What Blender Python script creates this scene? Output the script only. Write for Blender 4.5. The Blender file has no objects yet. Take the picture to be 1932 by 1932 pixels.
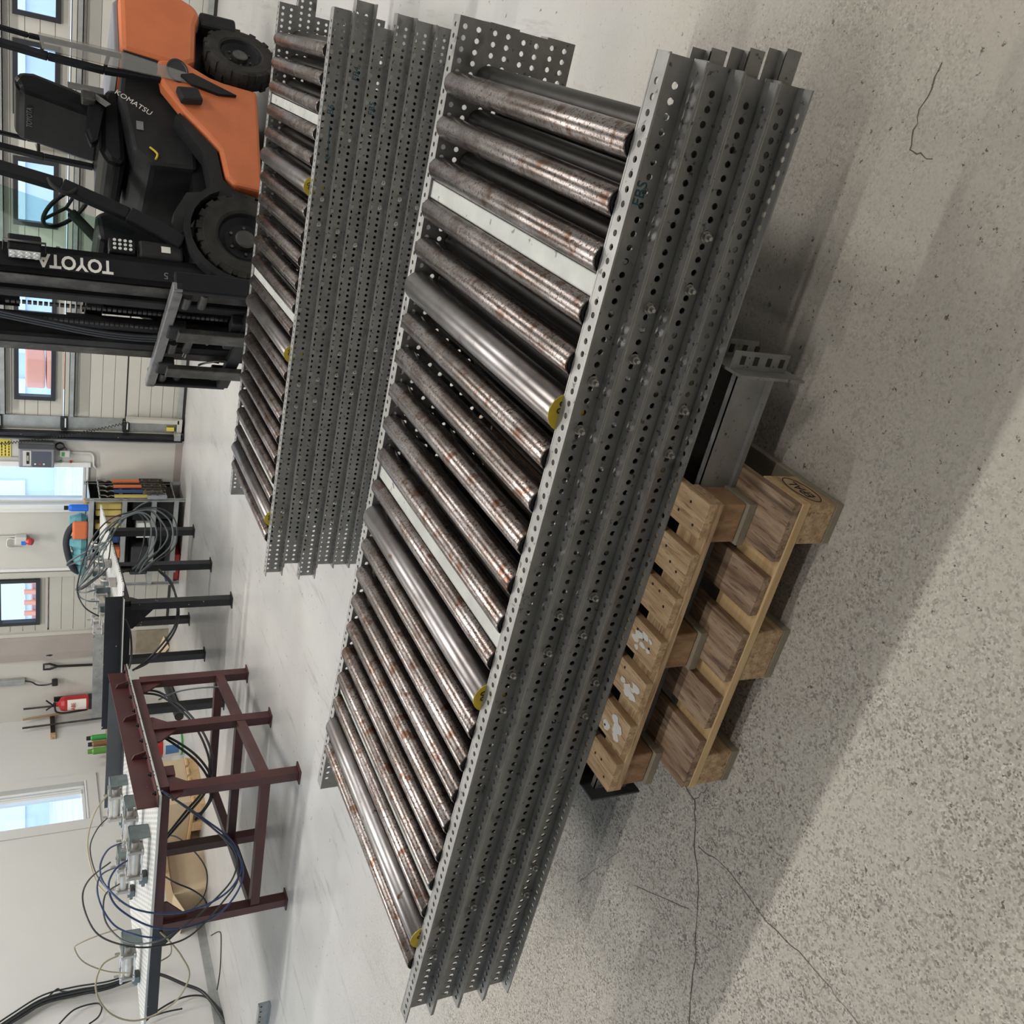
import bpy, bmesh, math, random
from mathutils import Vector, Matrix
random.seed(7)
sc = bpy.context.scene
C = sc.collection
PI = math.pi

# ------------------------------------------------------------------ camera
FPX, PITCH, ROLL, ROOM_A = 1742.65, .4943, .0056, math.radians(-28.8)
CAM = Vector((7.638, -9.118, 1.535))
def _rows():
    cp, sp = math.cos(PITCH), math.sin(PITCH)
    fwd = Vector((0, cp, -sp)); right = Vector((1, 0, 0)); down = fwd.cross(right)
    c, s = math.cos(ROLL), math.sin(ROLL)
    r = c*right + s*down; d = -s*right + c*down
    Q = Matrix.Rotation(-ROOM_A, 3, 'Z')
    return Q @ r, Q @ d, Q @ fwd
CR, CD, CF = _rows()
cam = bpy.data.cameras.new('camera'); camo = bpy.data.objects.new('camera', cam); C.objects.link(camo)
cam.sensor_width = 36; cam.lens = FPX/1932*36; cam.clip_start = .05; cam.clip_end = 200
camo.matrix_world = Matrix.Translation(CAM) @ Matrix((CD, CR, -CF)).transposed().to_4x4()   # the photo lies on its side
sc.camera = camo
def ray(x, y): return CR*((966-y)/FPX) + CD*((x-966)/FPX) + CF
def ptZ(x, y, z=0.): q = ray(x, y); return CAM + q*((z-CAM.z)/q.z)
def ptY(x, y, Y=0.): q = ray(x, y); return CAM + q*((Y-CAM.y)/q.y)
def ptX(x, y, X=0.): q = ray(x, y); return CAM + q*((X-CAM.x)/q.x)

# ------------------------------------------------------------------ world, lights, exposure
w = bpy.data.worlds.new('overcast_sky'); sc.world = w; w.use_nodes = True
bgn = w.node_tree.nodes['Background']; bgn.inputs[0].default_value = (.74, .86, 1, 1); bgn.inputs[1].default_value = 2.6
sc.view_settings.view_transform = 'Standard'; sc.view_settings.look = 'None'
sc.view_settings.exposure = 0.0; sc.view_settings.gamma = 1; sc.view_settings.use_curve_mapping = False
sc.cycles.use_adaptive_sampling = True; sc.cycles.adaptive_threshold = .04
sc.cycles.max_bounces = 6; sc.cycles.diffuse_bounces = 3; sc.cycles.glossy_bounces = 3; sc.cycles.transmission_bounces = 2; sc.cycles.transparent_max_bounces = 6
sc.cycles.blur_glossy = 1.; sc.cycles.sample_clamp_indirect = 3.; sc.cycles.caustics_reflective = False; sc.cycles.caustics_refractive = False
sc.cycles.use_light_tree = False
LAMP_W = 90
LAMPS = [(2.2, -1.6, 1, 'above the black bench'), (6.0, -1.6, 1, 'above the sectional door'), (9.8, -1.6, 1, 'right of the forklift'), (2.2, -4.6, 1, 'above the maroon bench'), (6.0, -4.6, 1, 'above the far conveyor stack'), (9.8, -4.6, 1, 'right of the far conveyor stack'),
         (3.0, -8.8, .56, 'left of the near conveyor stack'), (6.6, -9.8, .42, 'above the camera side of the near stack'), (10.2, -8.8, .52, 'right of the near conveyor stack')]
CEIL = 4.9

# ------------------------------------------------------------------ materials
def M(name, col, rough=.5, metal=0., col2=None, vs=8., vlo=.35, vhi=.65, stretch=(1, 1, 1), specks=(), bump=0., bs=120., rvar=0., spec=.5, rand=True):
    m = bpy.data.materials.new(name); m.use_nodes = True
    nt = m.node_tree; N = nt.nodes; L = nt.links; b = N['Principled BSDF']
    tc = N.new('ShaderNodeTexCoord'); mp = N.new('ShaderNodeMapping'); mp.inputs['Scale'].default_value = stretch
    L.new(tc.outputs['Object'], mp.inputs['Vector']); vec = mp.outputs[0]
    if rand:
        oi = N.new('ShaderNodeObjectInfo'); ml = N.new('ShaderNodeMath'); ml.operation = 'MULTIPLY'; ml.inputs[1].default_value = 37.
        L.new(oi.outputs['Random'], ml.inputs[0]); va = N.new('ShaderNodeVectorMath'); L.new(vec, va.inputs[0]); L.new(ml.outputs[0], va.inputs[1]); vec = va.outputs[0]
    def noise(scale, det=3., rgh=.6):
        n = N.new('ShaderNodeTexNoise'); n.inputs['Scale'].default_value = scale; n.inputs['Detail'].default_value = det; n.inputs['Roughness'].default_value = rgh
        L.new(vec, n.inputs['Vector']); return n.outputs['Fac']
    def ramp(f, a, c):
        r = N.new('ShaderNodeMapRange'); r.inputs[1].default_value = a; r.inputs[2].default_value = c; L.new(f, r.inputs[0]); return r.outputs[0]
    def mix(f, a, c):
        x = N.new('ShaderNodeMix'); x.data_type = 'RGBA'; L.new(f, x.inputs[0])
        for i, k in ((6, a), (7, c)):
            if isinstance(k, tuple): x.inputs[i].default_value = (*k, 1)
            else: L.new(k, x.inputs[i])
        return x.outputs[2]
    cur = col
    f0 = None
    if col2:
        f0 = ramp(noise(vs), vlo, vhi); cur = mix(f0, col, col2)
    for (c, s, a, z) in specks:
        cur = mix(ramp(noise(s, 2., .65), a, z), cur, c)
    if isinstance(cur, tuple): b.inputs['Base Color'].default_value = (*cur, 1)
    else: L.new(cur, b.inputs['Base Color'])
    b.inputs['Metallic'].default_value = metal; b.inputs['Roughness'].default_value = rough
    if rvar:
        r = N.new('ShaderNodeMapRange'); r.inputs[3].default_value = rough-rvar; r.inputs[4].default_value = rough+rvar; L.new(noise(vs*1.7), r.inputs[0]); L.new(r.outputs[0], b.inputs['Roughness'])
    b.inputs['Specular IOR Level'].default_value = spec
    if bump:
        bp = N.new('ShaderNodeBump'); bp.inputs['Strength'].default_value = bump; bp.inputs['Distance'].default_value = .01
        L.new(noise(bs), bp.inputs['Height']); L.new(bp.outputs[0], b.inputs['Normal'])
    return m
mt = {}
mt['galv'] = M('galvanised_steel', (.33, .328, .315), .46, .6, (.235, .235, .225), 14, .3, .7, specks=[((.10, .098, .09), 60, .64, .72), ((.10, .095, .085), 9, .66, .80)], rvar=.08)
mt['galv_light'] = M('light_galvanised_steel', (.46, .48, .47), .45, .6, (.36, .38, .37), 10)
mt['roller'] = M('rusty_roller_steel', (.285, .262, .255), .27, .92, (.15, .132, .122), 7, .40, .58,
                 specks=[((.11, .060, .040), 22, .56, .68), ((.075, .036, .022), 160, .565, .62), ((.06, .03, .02), 420, .58, .64)], rvar=.03)
mt['roller_dark'] = M('dark_roller_steel', (.055, .052, .05), .42, .7, (.035, .032, .03), 6)  # darker steel for rollers of every conveyor below a stack's top one
mt['roller_big'] = M('brushed_roller_steel', (.27, .26, .26), .3, .95, (.17, .155, .15), 5, .38, .62, specks=[((.11, .06, .04), 24, .64, .74)], rvar=.03)
mt['plate'] = M('zinc_crossbar', (.47, .48, .45), .5, .35, (.38, .39, .37), 9, specks=[((.17, .17, .15), 30, .66, .70)])
mt['bolt'] = M('zinc_bolt', (.50, .49, .45), .38, .8)
mt['bolt_dull'] = M('dull_zinc_bolt', (.40, .40, .375), .55, .3)
mt['dark'] = M('black_rubber', (.018, .018, .02), .55)
mt['hole_dark'] = M('bearing_black', (.012, .012, .012), .5)
mt['yellow'] = M('yellow_label', (.62, .46, .03), .5, 0, (.5, .36, .03), 30)
mt['marker'] = M('teal_marker', (.02, .10, .13), .6)
mt['wood'] = M('pale_pallet_wood', (.60, .43, .255), .7, 0, (.40, .255, .14), 6, .36, .64, (1, 10, 10), specks=[((.30, .18, .095), 17, .55, .68), ((.14, .085, .045), 4, .66, .78)], bump=.25, bs=60)
mt['wood2'] = M('weathered_pallet_wood', (.42, .30, .195), .75, 0, (.225, .14, .085), 5, .38, .62, (1, 9, 9), specks=[((.15, .09, .055), 16, .54, .68), ((.06, .038, .026), 3.2, .58, .74)], bump=.25, bs=60)
mt['woodx'] = M('block_end_grain', (.40, .245, .13), .75, 0, (.22, .125, .06), 16, .35, .65, (1, 3, 1), bump=.2, bs=80)
mt['wood_grey'] = M('grey_pallet_wood', (.32, .275, .20), .8, 0, (.22, .185, .135), 8, .3, .7, bump=.2)
mt['stringer'] = M('fresh_pine_stringer', (.66, .47, .25), .65, 0, (.52, .34, .17), 5, .3, .7, (1, 14, 14))
mt['stain_w'] = M('white_paint_stain', (.72, .70, .66), .7)
mt['ink'] = M('black_ink', (.02, .017, .015), .6)
mt['orange'] = M('orange_truck_paint', (.56, .155, .055), .45, 0, (.50, .135, .048), 6, specks=[((.30, .20, .14), 16, .76, .79)])
mt['black_paint'] = M('satin_black_paint', (.009, .0095, .012), .40, 0, (.014, .0145, .017), 5, spec=.18)
mt['black_soft'] = M('charcoal_plastic', (.014, .0145, .016), .5, 0, (.026, .026, .027), 4, spec=.18)
mt['tire'] = M('worn_tyre_rubber', (.016, .015, .014), .7, 0, (.034, .031, .028), 8, bump=.2, spec=.25)
mt['worn_steel'] = M('worn_dark_steel', (.055, .052, .05), .42, .5, (.13, .126, .12), 9, .45, .75)
mt['worn_bright'] = M('scuffed_bright_steel', (.26, .26, .265), .38, .7, (.10, .10, .10), 9, .5, .75)
mt['chrome'] = M('chromed_rod', (.6, .6, .6), .2, .95)
mt['white_text'] = M('white_lettering', (.75, .73, .68), .5)
mt['grey_text'] = M('grey_lettering', (.18, .18, .18), .5)
mt['seat'] = M('black_seat_vinyl', (.006, .0065, .008), .35, 0, (.011, .0115, .013), 6, spec=.18)
mt['maroon'] = M('maroon_painted_steel', (.085, .028, .027), .45, 0, (.062, .020, .02), 5, specks=[((.4, .33, .3), 24, .75, .79)])
mt['bench_black'] = M('black_painted_steel', (.009, .0095, .012), .42, 0, (.016, .017, .02), 6, specks=[((.42, .38, .3), 26, .72, .75)])
mt['dark_grey'] = M('dark_grey_steel', (.052, .056, .062), .5, 0, (.04, .043, .05), 6)
mt['cyl'] = M('aluminium_barrel', (.60, .58, .52), .38, .45, (.5, .47, .42), 12)
mt['cyl_cap'] = M('cast_aluminium_cap', (.42, .40, .38), .45, .5)
mt['bracket'] = M('green_grey_bracket', (.165, .20, .205), .5, .35, (.12, .15, .155), 20)
mt['hose_black'] = M('black_air_hose', (.02, .022, .026), .35)
mt['hose_blue'] = M('navy_air_hose', (.02, .045, .13), .3)
mt['hose_grey'] = M('grey_green_air_hose', (.10, .125, .135), .35)
mt['hose_tan'] = M('clear_yellowed_hose', (.34, .30, .2), .4)
mt['plaster'] = M('cream_plaster_wall', (.58, .57, .525), .75, 0, (.545, .535, .495), 1.2, bump=.03, rand=False)
mt['wallwhite'] = M('white_painted_wall', (.60, .605, .59), .7, 0, (.57, .575, .56), 1.1, bump=.03, rand=False)
mt['panel'] = M('cream_door_panel', (.52, .51, .455), .55, 0, (.49, .48, .43), 2)
mt['seam'] = M('dark_seam_rubber', (.03, .03, .03), .6)
mt['frame_black'] = M('black_window_frame', (.022, .025, .03), .45)
mt['frame_white'] = M('white_window_frame', (.74, .75, .74), .45)
mt['trim_tan'] = M('taupe_metal_cover', (.40, .355, .32), .4, .2, (.36, .32, .29), 3)
mt['grey_box'] = M('grey_enclosure', (.235, .24, .265), .5)
mt['blue_grey'] = M('slate_control_face', (.075, .085, .12), .45)
mt['light_grey'] = M('pale_grey_plastic', (.55, .56, .53), .5)
mt['sign_y'] = M('yellow_sign_sheet', (.72, .60, .10), .55)
mt['red'] = M('red_enamel', (.42, .025, .028), .35)
mt['red_case'] = M('red_plastic_case', (.55, .05, .045), .4)
mt['blue'] = M('blue_plastic', (.02, .16, .72), .35)
mt['navy_web'] = M('navy_webbing', (.025, .06, .19), .7)
mt['orange_web'] = M('orange_webbing', (.62, .16, .06), .7)
mt['yellow_web'] = M('yellow_webbing', (.52, .42, .13), .7)
mt['dirty_metal'] = M('dirty_ratchet_metal', (.25, .23, .20), .4, .7, (.14, .12, .1), 30)
mt['teal'] = M('teal_fabric', (.09, .29, .33), .8, 0, (.16, .38, .42), 14)
mt['cloth_dark'] = M('dark_fabric', (.022, .025, .032), .8)
mt['card'] = M('brown_cardboard', (.58, .455, .31), .75, 0, (.53, .41, .275), 3)
mt['card_in'] = M('cardboard_inside', (.34, .23, .13), .8)
mt['green'] = M('green_can', (.10, .26, .05), .35)
mt['white_p'] = M('white_plastic', (.68, .69, .67), .4)
mt['blue_label'] = M('blue_label', (.08, .2, .42), .45)
mt['green_label'] = M('green_label', (.05, .3, .06), .45)
mt['copper'] = M('brown_can_label', (.22, .11, .045), .4)
mt['ceil'] = M('grey_ceiling', (.34, .34, .33), .8)
mt['asphalt'] = M('snowy_yard', (.70, .73, .78), .8, 0, (.55, .58, .62), .6)
mt['facade'] = M('pale_blue_facade', (.58, .67, .76), .6, 0, (.55, .64, .73), .5)
mt['facade_white'] = M('white_facade', (.72, .74, .78), .6)
mt['pink'] = M('orange_crates', (.75, .30, .2), .6)
mt['maroon_out'] = M('dull_red_container', (.42, .22, .22), .6)

def floor_mat():
    m = bpy.data.materials.new('worn_concrete'); m.use_nodes = True; nt = m.node_tree; N = nt.nodes; L = nt.links; b = N['Principled BSDF']
    tc = N.new('ShaderNodeTexCoord'); vec = tc.outputs['Object']
    def noise(s, d=6., r=.6, v=vec):
        n = N.new('ShaderNodeTexNoise'); n.inputs['Scale'].default_value = s; n.inputs['Detail'].default_value = d; n.inputs['Roughness'].default_value = r; L.new(v, n.inputs['Vector']); return n.outputs['Fac']
    def ramp(f, a, c, lo=0., hi=1.):
        r = N.new('ShaderNodeMapRange'); r.inputs[1].default_value = a; r.inputs[2].default_value = c; r.inputs[3].default_value = lo; r.inputs[4].default_value = hi; L.new(f, r.inputs[0]); return r.outputs[0]
    def mix(f, a, c):
        x = N.new('ShaderNodeMix'); x.data_type = 'RGBA'; L.new(f, x.inputs[0])
        for i, k in ((6, a), (7, c)):
            if isinstance(k, tuple): x.inputs[i].default_value = (*k, 1)
            else: L.new(k, x.inputs[i])
        return x.outputs[2]
    def math_(op, a, c):
        x = N.new('ShaderNodeMath'); x.operation = op
        for i, k in enumerate((a, c)):
            if isinstance(k, (int, float)): x.inputs[i].default_value = k
            else: L.new(k, x.inputs[i])
        return x.outputs[0]
    sp = N.new('ShaderNodeSeparateXYZ'); L.new(vec, sp.inputs[0])
    # worn, exposed-aggregate zone on the near side of the hall; smooth skin farther in
    far = ramp(math_('ADD', sp.outputs['Y'], math_('MULTIPLY', math_('SUBTRACT', noise(.9, 3), .5), 1.6)), -7.4, -5.9)
    base = mix(ramp(noise(.8, 3), .35, .65), (.455, .425, .365), (.385, .355, .305))
    smooth = mix(ramp(noise(1.3, 3), .35, .68), (.52, .515, .495), (.44, .438, .43))
    mps = N.new('ShaderNodeMapping'); mps.inputs['Scale'].default_value = (1, .12, 1); mps.inputs['Rotation'].default_value = (0, 0, .3); L.new(vec, mps.inputs['Vector'])
    smooth = mix(ramp(noise(11, 4, .75, mps.outputs[0]), .57, .74, 0, .7), smooth, (.24, .23, .225))
    def grains(scale):
        v = N.new('ShaderNodeTexVoronoi'); v.voronoi_dimensions = '2D'; v.inputs['Scale'].default_value = scale; L.new(vec, v.inputs['Vector'])
        x = N.new('ShaderNodeSeparateColor'); L.new(v.outputs['Color'], x.inputs[0]); return x.outputs
    g1 = grains(250); g2 = grains(140)
    wear = ramp(math_('ADD', math_('MULTIPLY', sp.outputs['X'], -.55), math_('MULTIPLY', noise(1.6, 4), 2.2)), -3.3, -2.2, .12, 1.)
    wear = math_('MULTIPLY', wear, ramp(noise(14, 3), .3, .65, .35, 1.))
    grain = g1[0]
    base = mix(math_('MULTIPLY', ramp(g1[0], .60, .92), wear), base, (.14, .122, .098))
    base = mix(math_('MULTIPLY', ramp(g2[1], .74, .92, 0, .9), wear), base, (.17, .148, .12))
    light = ramp(g1[2], .70, .95, 0, .7)
    base = mix(math_('MULTIPLY', light, wear), base, (.66, .63, .57))
    pit2 = ramp(noise(50, 3, .75), .63, .68)
    base = mix(pit2, base, (.11, .092, .07))
    spot = ramp(noise(26, 3, .7), .66, .70)
    smooth = mix(spot, smooth, (.16, .135, .115))
    col = mix(far, base, smooth)
    stain = ramp(noise(.55, 3), .60, .78, 0, .35)
    col = mix(stain, col, (.22, .2, .17))
    L.new(col, b.inputs['Base Color'])
    rg = N.new('ShaderNodeMapRange'); rg.inputs[3].default_value = .72; rg.inputs[4].default_value = .30; L.new(far, rg.inputs[0]); L.new(rg.outputs[0], b.inputs['Roughness'])
    bp = N.new('ShaderNodeBump'); bp.inputs['Strength'].default_value = .45; bp.inputs['Distance'].default_value = .004
    L.new(math_('MULTIPLY', grain, math_('SUBTRACT', 1.05, far)), bp.inputs['Height']); L.new(bp.outputs[0], b.inputs['Normal'])
    return m
mt['floor'] = floor_mat()
mt['crack'] = M('floor_crack', (.10, .085, .07), .9)

def glass_mat(name, tint, gl=.08, fac=.1):
    m = bpy.data.materials.new(name); m.use_nodes = True; nt = m.node_tree; N = nt.nodes; L = nt.links; N.remove(N['Principled BSDF'])
    t = N.new('ShaderNodeBsdfTransparent'); t.inputs[0].default_value = (*tint, 1); g = N.new('ShaderNodeBsdfGlossy'); g.inputs['Roughness'].default_value = gl
    x = N.new('ShaderNodeMixShader'); x.inputs[0].default_value = fac; L.new(t.outputs[0], x.inputs[1]); L.new(g.outputs[0], x.inputs[2]); L.new(x.outputs[0], N['Material Output'].inputs[0]); return m
mt['glass'] = glass_mat('window_glass', (.92, .96, 1), .05, .06)
mt['tint'] = glass_mat('green_tinted_windshield', (.80, .91, .86), .06, .08)
mt['smoke'] = glass_mat('scuffed_clear_panel', (.80, .78, .75), .2, .22)
def perf_mat():
    m = bpy.data.materials.new('perforated_bench_plate'); m.use_nodes = True; nt = m.node_tree; N = nt.nodes; L = nt.links; b = N['Principled BSDF']
    tc = N.new('ShaderNodeTexCoord'); v = N.new('ShaderNodeTexVoronoi'); v.voronoi_dimensions = '2D'; v.inputs['Scale'].default_value = 24; v.inputs['Randomness'].default_value = 0.
    L.new(tc.outputs['Object'], v.inputs['Vector'])
    r = N.new('ShaderNodeMapRange'); r.inputs[1].default_value = .20; r.inputs[2].default_value = .24; L.new(v.outputs['Distance'], r.inputs[0])
    x = N.new('ShaderNodeMix'); x.data_type = 'RGBA'; x.inputs[6].default_value = (.06, .065, .075, 1); x.inputs[7].default_value = (.66, .665, .64, 1); L.new(r.outputs[0], x.inputs[0]); L.new(x.outputs[2], b.inputs['Base Color'])
    b.inputs['Roughness'].default_value = .38; return m
mt['perf'] = perf_mat()
def emit(name, c, s):
    m = bpy.data.materials.new(name); m.use_nodes = True; b = m.node_tree.nodes['Principled BSDF']; b.inputs['Emission Color'].default_value = (*c, 1); b.inputs['Emission Strength'].default_value = s; m.cycles.emission_sampling = 'NONE'; return m
mt['lamp'] = emit('led_diffuser', (1, .96, .9), 6.)

# ------------------------------------------------------------------ mesh helpers
class MB:
    def __init__(s): s.v = []; s.f = []; s.s = []
    def add(s, vs, fs, smooth=False, T=None):
        o = len(s.v)
        for p in vs:
            p = Vector(p); s.v.append(T @ p if T else p)
        for f in fs: s.f.append([i+o for i in f]); s.s.append(smooth)
        return s
    def box(s, x0, x1, y0, y1, z0, z1, T=None):
        v = [(x, y, z) for z in (z0, z1) for y in (y0, y1) for x in (x0, x1)]
        return s.add(v, [(0, 2, 3, 1), (4, 5, 7, 6), (0, 1, 5, 4), (2, 6, 7, 3), (0, 4, 6, 2), (1, 3, 7, 5)], False, T)
    def bar(s, a, b, wd, ht, up=(0, 0, 1)):
        a, b = Vector(a), Vector(b); d = b-a; l = d.length; d.normalize(); up = Vector(up)
        if abs(d.dot(up)) > .98: up = Vector((1, 0, 0))
        y = up.cross(d).normalized(); z = d.cross(y)
        T = Matrix.Translation(a) @ Matrix((d, y, z)).transposed().to_4x4()
        return s.box(0, l, -wd/2, wd/2, -ht/2, ht/2, T)
    def tube(s, pts, r, n=8, caps=True):
        pts = [Vector(p) for p in pts]; m = len(pts); rr = r if isinstance(r, (list, tuple)) else [r]*m
        t0 = (pts[1]-pts[0]).normalized(); nn = t0.orthogonal().normalized(); V = []; pt = t0
        for i, p in enumerate(pts):
            t = ((pts[min(i+1, m-1)]-pts[max(i-1, 0)])).normalized()
            ax = pt.cross(t)
            if ax.length > 1e-7: nn = Matrix.Rotation(pt.angle(t), 3, ax.normalized()) @ nn
            nn = (nn-t*nn.dot(t)).normalized(); bb = t.cross(nn); pt = t
            V += [p+(nn*math.cos(2*PI*k/n)+bb*math.sin(2*PI*k/n))*rr[i] for k in range(n)]
        Fc = [(i*n+k, i*n+(k+1) % n, (i+1)*n+(k+1) % n, (i+1)*n+k) for i in range(m-1) for k in range(n)]
        s.add(V, Fc, True)
        if caps:
            s.add(V[:n], [tuple(reversed(range(n)))]); s.add(V[-n:], [tuple(range(n))])
        return s
    def lathe(s, prof, T=None, n=24, smooth=True, closed=True):
        "prof: (radius, height along local z)"
        for i in range(len(prof)-1):
            (r0, z0), (r1, z1) = prof[i], prof[i+1]
            V = [(r*math.cos(2*PI*k/n), r*math.sin(2*PI*k/n), z) for r, z in ((r0, z0), (r1, z1)) for k in range(n)]
            if r0 < 1e-6 and r1 < 1e-6: continue
            s.add(V, [(k, (k+1) % n, n+(k+1) % n, n+k) for k in range(n)], smooth, T)
        return s
    def prism(s, poly, d0, d1, T=None):
        "poly in local xy, extruded along local z"
        n = len(poly); V = [(x, y, d0) for x, y in poly]+[(x, y, d1) for x, y in poly]
        return s.add(V, [tuple(reversed(range(n))), tuple(range(n, 2*n))]+[(k, (k+1) % n, n+(k+1) % n, n+k) for k in range(n)], False, T)
    def mesh(s, name, mat, weld=False):
        me = bpy.data.meshes.new(name); me.from_pydata([tuple(p) for p in s.v], [], s.f)
        me.polygons.foreach_set('use_smooth', s.s); me.materials.append(mt[mat] if isinstance(mat, str) else mat)
        bm = bmesh.new(); bm.from_mesh(me)
        if weld: bmesh.ops.remove_doubles(bm, verts=bm.verts, dist=1e-5)
        bmesh.ops.recalc_face_normals(bm, faces=bm.faces); bm.to_mesh(me); bm.free(); me.update(); return me
    def build(s, name, mat, parent=None, bevel=0., weld=False, **k):
        return obj(name, s.mesh(name, mat, weld or bevel > 0), parent, bevel=bevel, **k)
def obj(name, me, parent=None, loc=None, rot=None, bevel=0., label=None):
    o = bpy.data.objects.new(name, me); C.objects.link(o); o.parent = parent
    if loc is not None: o.location = loc
    if rot is not None: o.rotation_euler = rot
    if bevel:
        b = o.modifiers.new('bevel', 'BEVEL'); b.width = bevel; b.segments = 2; b.limit_method = 'ANGLE'; b.angle_limit = .6
    if label: o['label'] = label
    return o
def tag(o, label, cat, group=None):
    o['label'] = label; o['category'] = cat
    if group: o['group'] = group
    return o
def thing(name, label, cat, loc=(0, 0, 0), rz=0., group=None):
    o = bpy.data.objects.new(name, None); C.objects.link(o); o.empty_display_size = .1; o.location = loc; o.rotation_euler = (0, 0, rz)
    return tag(o, label, cat, group)
def struct(o): o['kind'] = 'structure'; return o
def smooth_path(pts, k=8):
    P = [Vector(p) for p in pts]; out = []
    for i in range(len(P)-1):
        a, b, c, d = P[max(i-1, 0)], P[i], P[i+1], P[min(i+2, len(P)-1)]
        for j in range(k):
            t = j/k; out.append(.5*((2*b)+(c-a)*t+(2*a-5*b+4*c-d)*t*t+(3*b-a-3*c+d)*t**3))
    return out+[P[-1]]
def text(name, body, size, mat, parent, T, thick=.0006, shear=0., xs=1., bold=0.):
    cu = bpy.data.curves.new(name, 'FONT'); cu.body = body; cu.size = size; cu.extrude = thick; cu.align_x = 'CENTER'; cu.align_y = 'CENTER'; cu.shear = shear; cu.resolution_u = 3; cu.offset = bold*size
    o = bpy.data.objects.new(name, cu); C.objects.link(o); bpy.context.view_layer.update()
    me = bpy.data.meshes.new_from_object(o); bpy.data.objects.remove(o); bpy.data.curves.remove(cu); me.name = name
    me.transform(Matrix.Diagonal((xs, 1, 1, 1))); me.transform(T); me.materials.clear(); me.materials.append(mt[mat]); return obj(name, me, parent)
def frame(o, x, y):
    "matrix with local x,y axes given, z = x cross y"
    x = Vector(x).normalized(); y = Vector(y).normalized(); z = x.cross(y)
    return Matrix.Translation(Vector(o)) @ Matrix((x, y, z)).transposed().to_4x4()
def axis(o, z, x=None):
    z = Vector(z).normalized(); x = z.orthogonal().normalized() if x is None else Vector(x).normalized(); return Matrix.Translation(Vector(o)) @ Matrix((x, z.cross(x), z)).transposed().to_4x4()

# ------------------------------------------------------------------ the hall
XR, YB = 13., -14.
fl = MB().box(-.2, XR+.2, YB-.2, .2, -.12, 0).build('floor', 'floor'); struct(fl)
fl['label'] = 'worn light concrete floor with dark speckles and fine cracks'
def crack(pts, r):
    P = [ptZ(x, y, 0.) for x, y in pts]; m = MB(); q = []
    for a, b in zip(P[:-1], P[1:]):
        for k in range(6):
            t = k/6; q.append(a.lerp(b, t)+Vector((random.uniform(-.004, .004), random.uniform(-.004, .004), 0)))
    q.append(P[-1]); L_, R_ = [], []
    for i, p in enumerate(q):
        t = (q[min(i+1, len(q)-1)]-q[max(i-1, 0)]).normalized(); n_ = Vector((-t.y, t.x, 0)); ww = r*random.uniform(.4, 1.2)
        L_.append(p+n_*ww); R_.append(p-n_*ww)
    n = len(q); V = [Vector((p.x, p.y, .0007)) for p in L_+R_]
    m.add(V, [(i, i+1, n+i+1, n+i) for i in range(n-1)]); return m.build('crack', 'crack', fl)
crack([(1285, 1470), (1312, 1510), (1310, 1580), (1318, 1680), (1312, 1790), (1300, 1932)], .0022)
crack([(1312, 1510), (1335, 1485)], .0014)
crack([(1318, 1600), (1375, 1640), (1450, 1740), (1540, 1830), (1620, 1932)], .0012)
crack([(1780, 120), (1735, 210), (1715, 285), (1760, 300)], .0014)
crack([(1090, 1665), (1180, 1600)], .001)
crack([(1195, 1670), (1300, 1715)], .001)

wb = MB()
for a in [(-.2, 1.2, 0, CEIL), (1.2, 1.92, 3.1, CEIL), (1.92, 2.74, 0, CEIL), (2.74, 3.17, 0, .90), (2.74, 3.17, 2.3, CEIL), (3.17, 3.56, 0, CEIL), (3.56, 11.2, 3.45, CEIL), (11.2, XR+.2, 0, CEIL)]:
    wb.box(a[0], a[1], 0, .2, a[2], a[3])
wb = struct(wb.build('wall_back', 'plaster'))
wl = MB()
for a in [(-1.08, 0, 0, CEIL), (-1.62, -1.08, 0, .90), (-1.62, -1.08, 1.95, CEIL), (-5.4, -1.62, 0, CEIL), (-10.6, -5.4, 0, .9), (-10.6, -5.4, 3.9, CEIL), (YB, -10.6, 0, CEIL)]:
    wl.box(-.2, 0, a[0], a[1], a[2], a[3])
wl = struct(wl.build('wall_left', 'wallwhite'))
struct(MB().box(XR, XR+.2, YB, 0, 0, CEIL).build('wall_right', 'wallwhite'))
struct(MB().box(-.2, XR+.2, YB-.2, YB, 0, CEIL).build('wall_rear', 'wallwhite'))
struct(MB().box(-.2, XR+.2, YB-.2, .2, CEIL, CEIL+.15).build('ceiling', 'ceil'))
# grey steel skirting along the left wall
bb = MB().box(0, .018, -6, -1.9, 0, .03).box(0, .012, -6, -1.9, .03, .075)
struct(bb.build('baseboard_left', 'galv_light'))
struct(MB().box(1.95, 3.5, -.02, 0, 0, .07).build('baseboard_back', 'trim_tan'))

def glazing(root, x0, x1, z0, z1, fr, mat, ax='x', depth=(.03, .07)):
    "frame bars round an opening in the back (ax x) or left (ax y) wall, with the pane in it"
    def bx(m, a0, a1, c0, c1, d0, d1):
        return m.box(a0, a1, d0, d1, c0, c1) if ax == 'x' else m.box(-d1, -d0, a0, a1, c0, c1)
    d0, d1 = depth; m = MB()
    bx(m, x0, x0+fr, z0, z1, d0, d1); bx(m, x1-fr, x1, z0, z1, d0, d1); bx(m, x0+fr, x1-fr, z0, z0+fr, d0, d1); bx(m, x0+fr, x1-fr, z1-fr, z1, d0, d1)
    f = m.build('window_frame', mat, root)
    p = MB(); dm = (d0+d1)/2; bx(p, x0+fr, x1-fr, z0+fr, z1-fr, dm, dm+.004); p.build('pane', 'glass', f); return f

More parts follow.
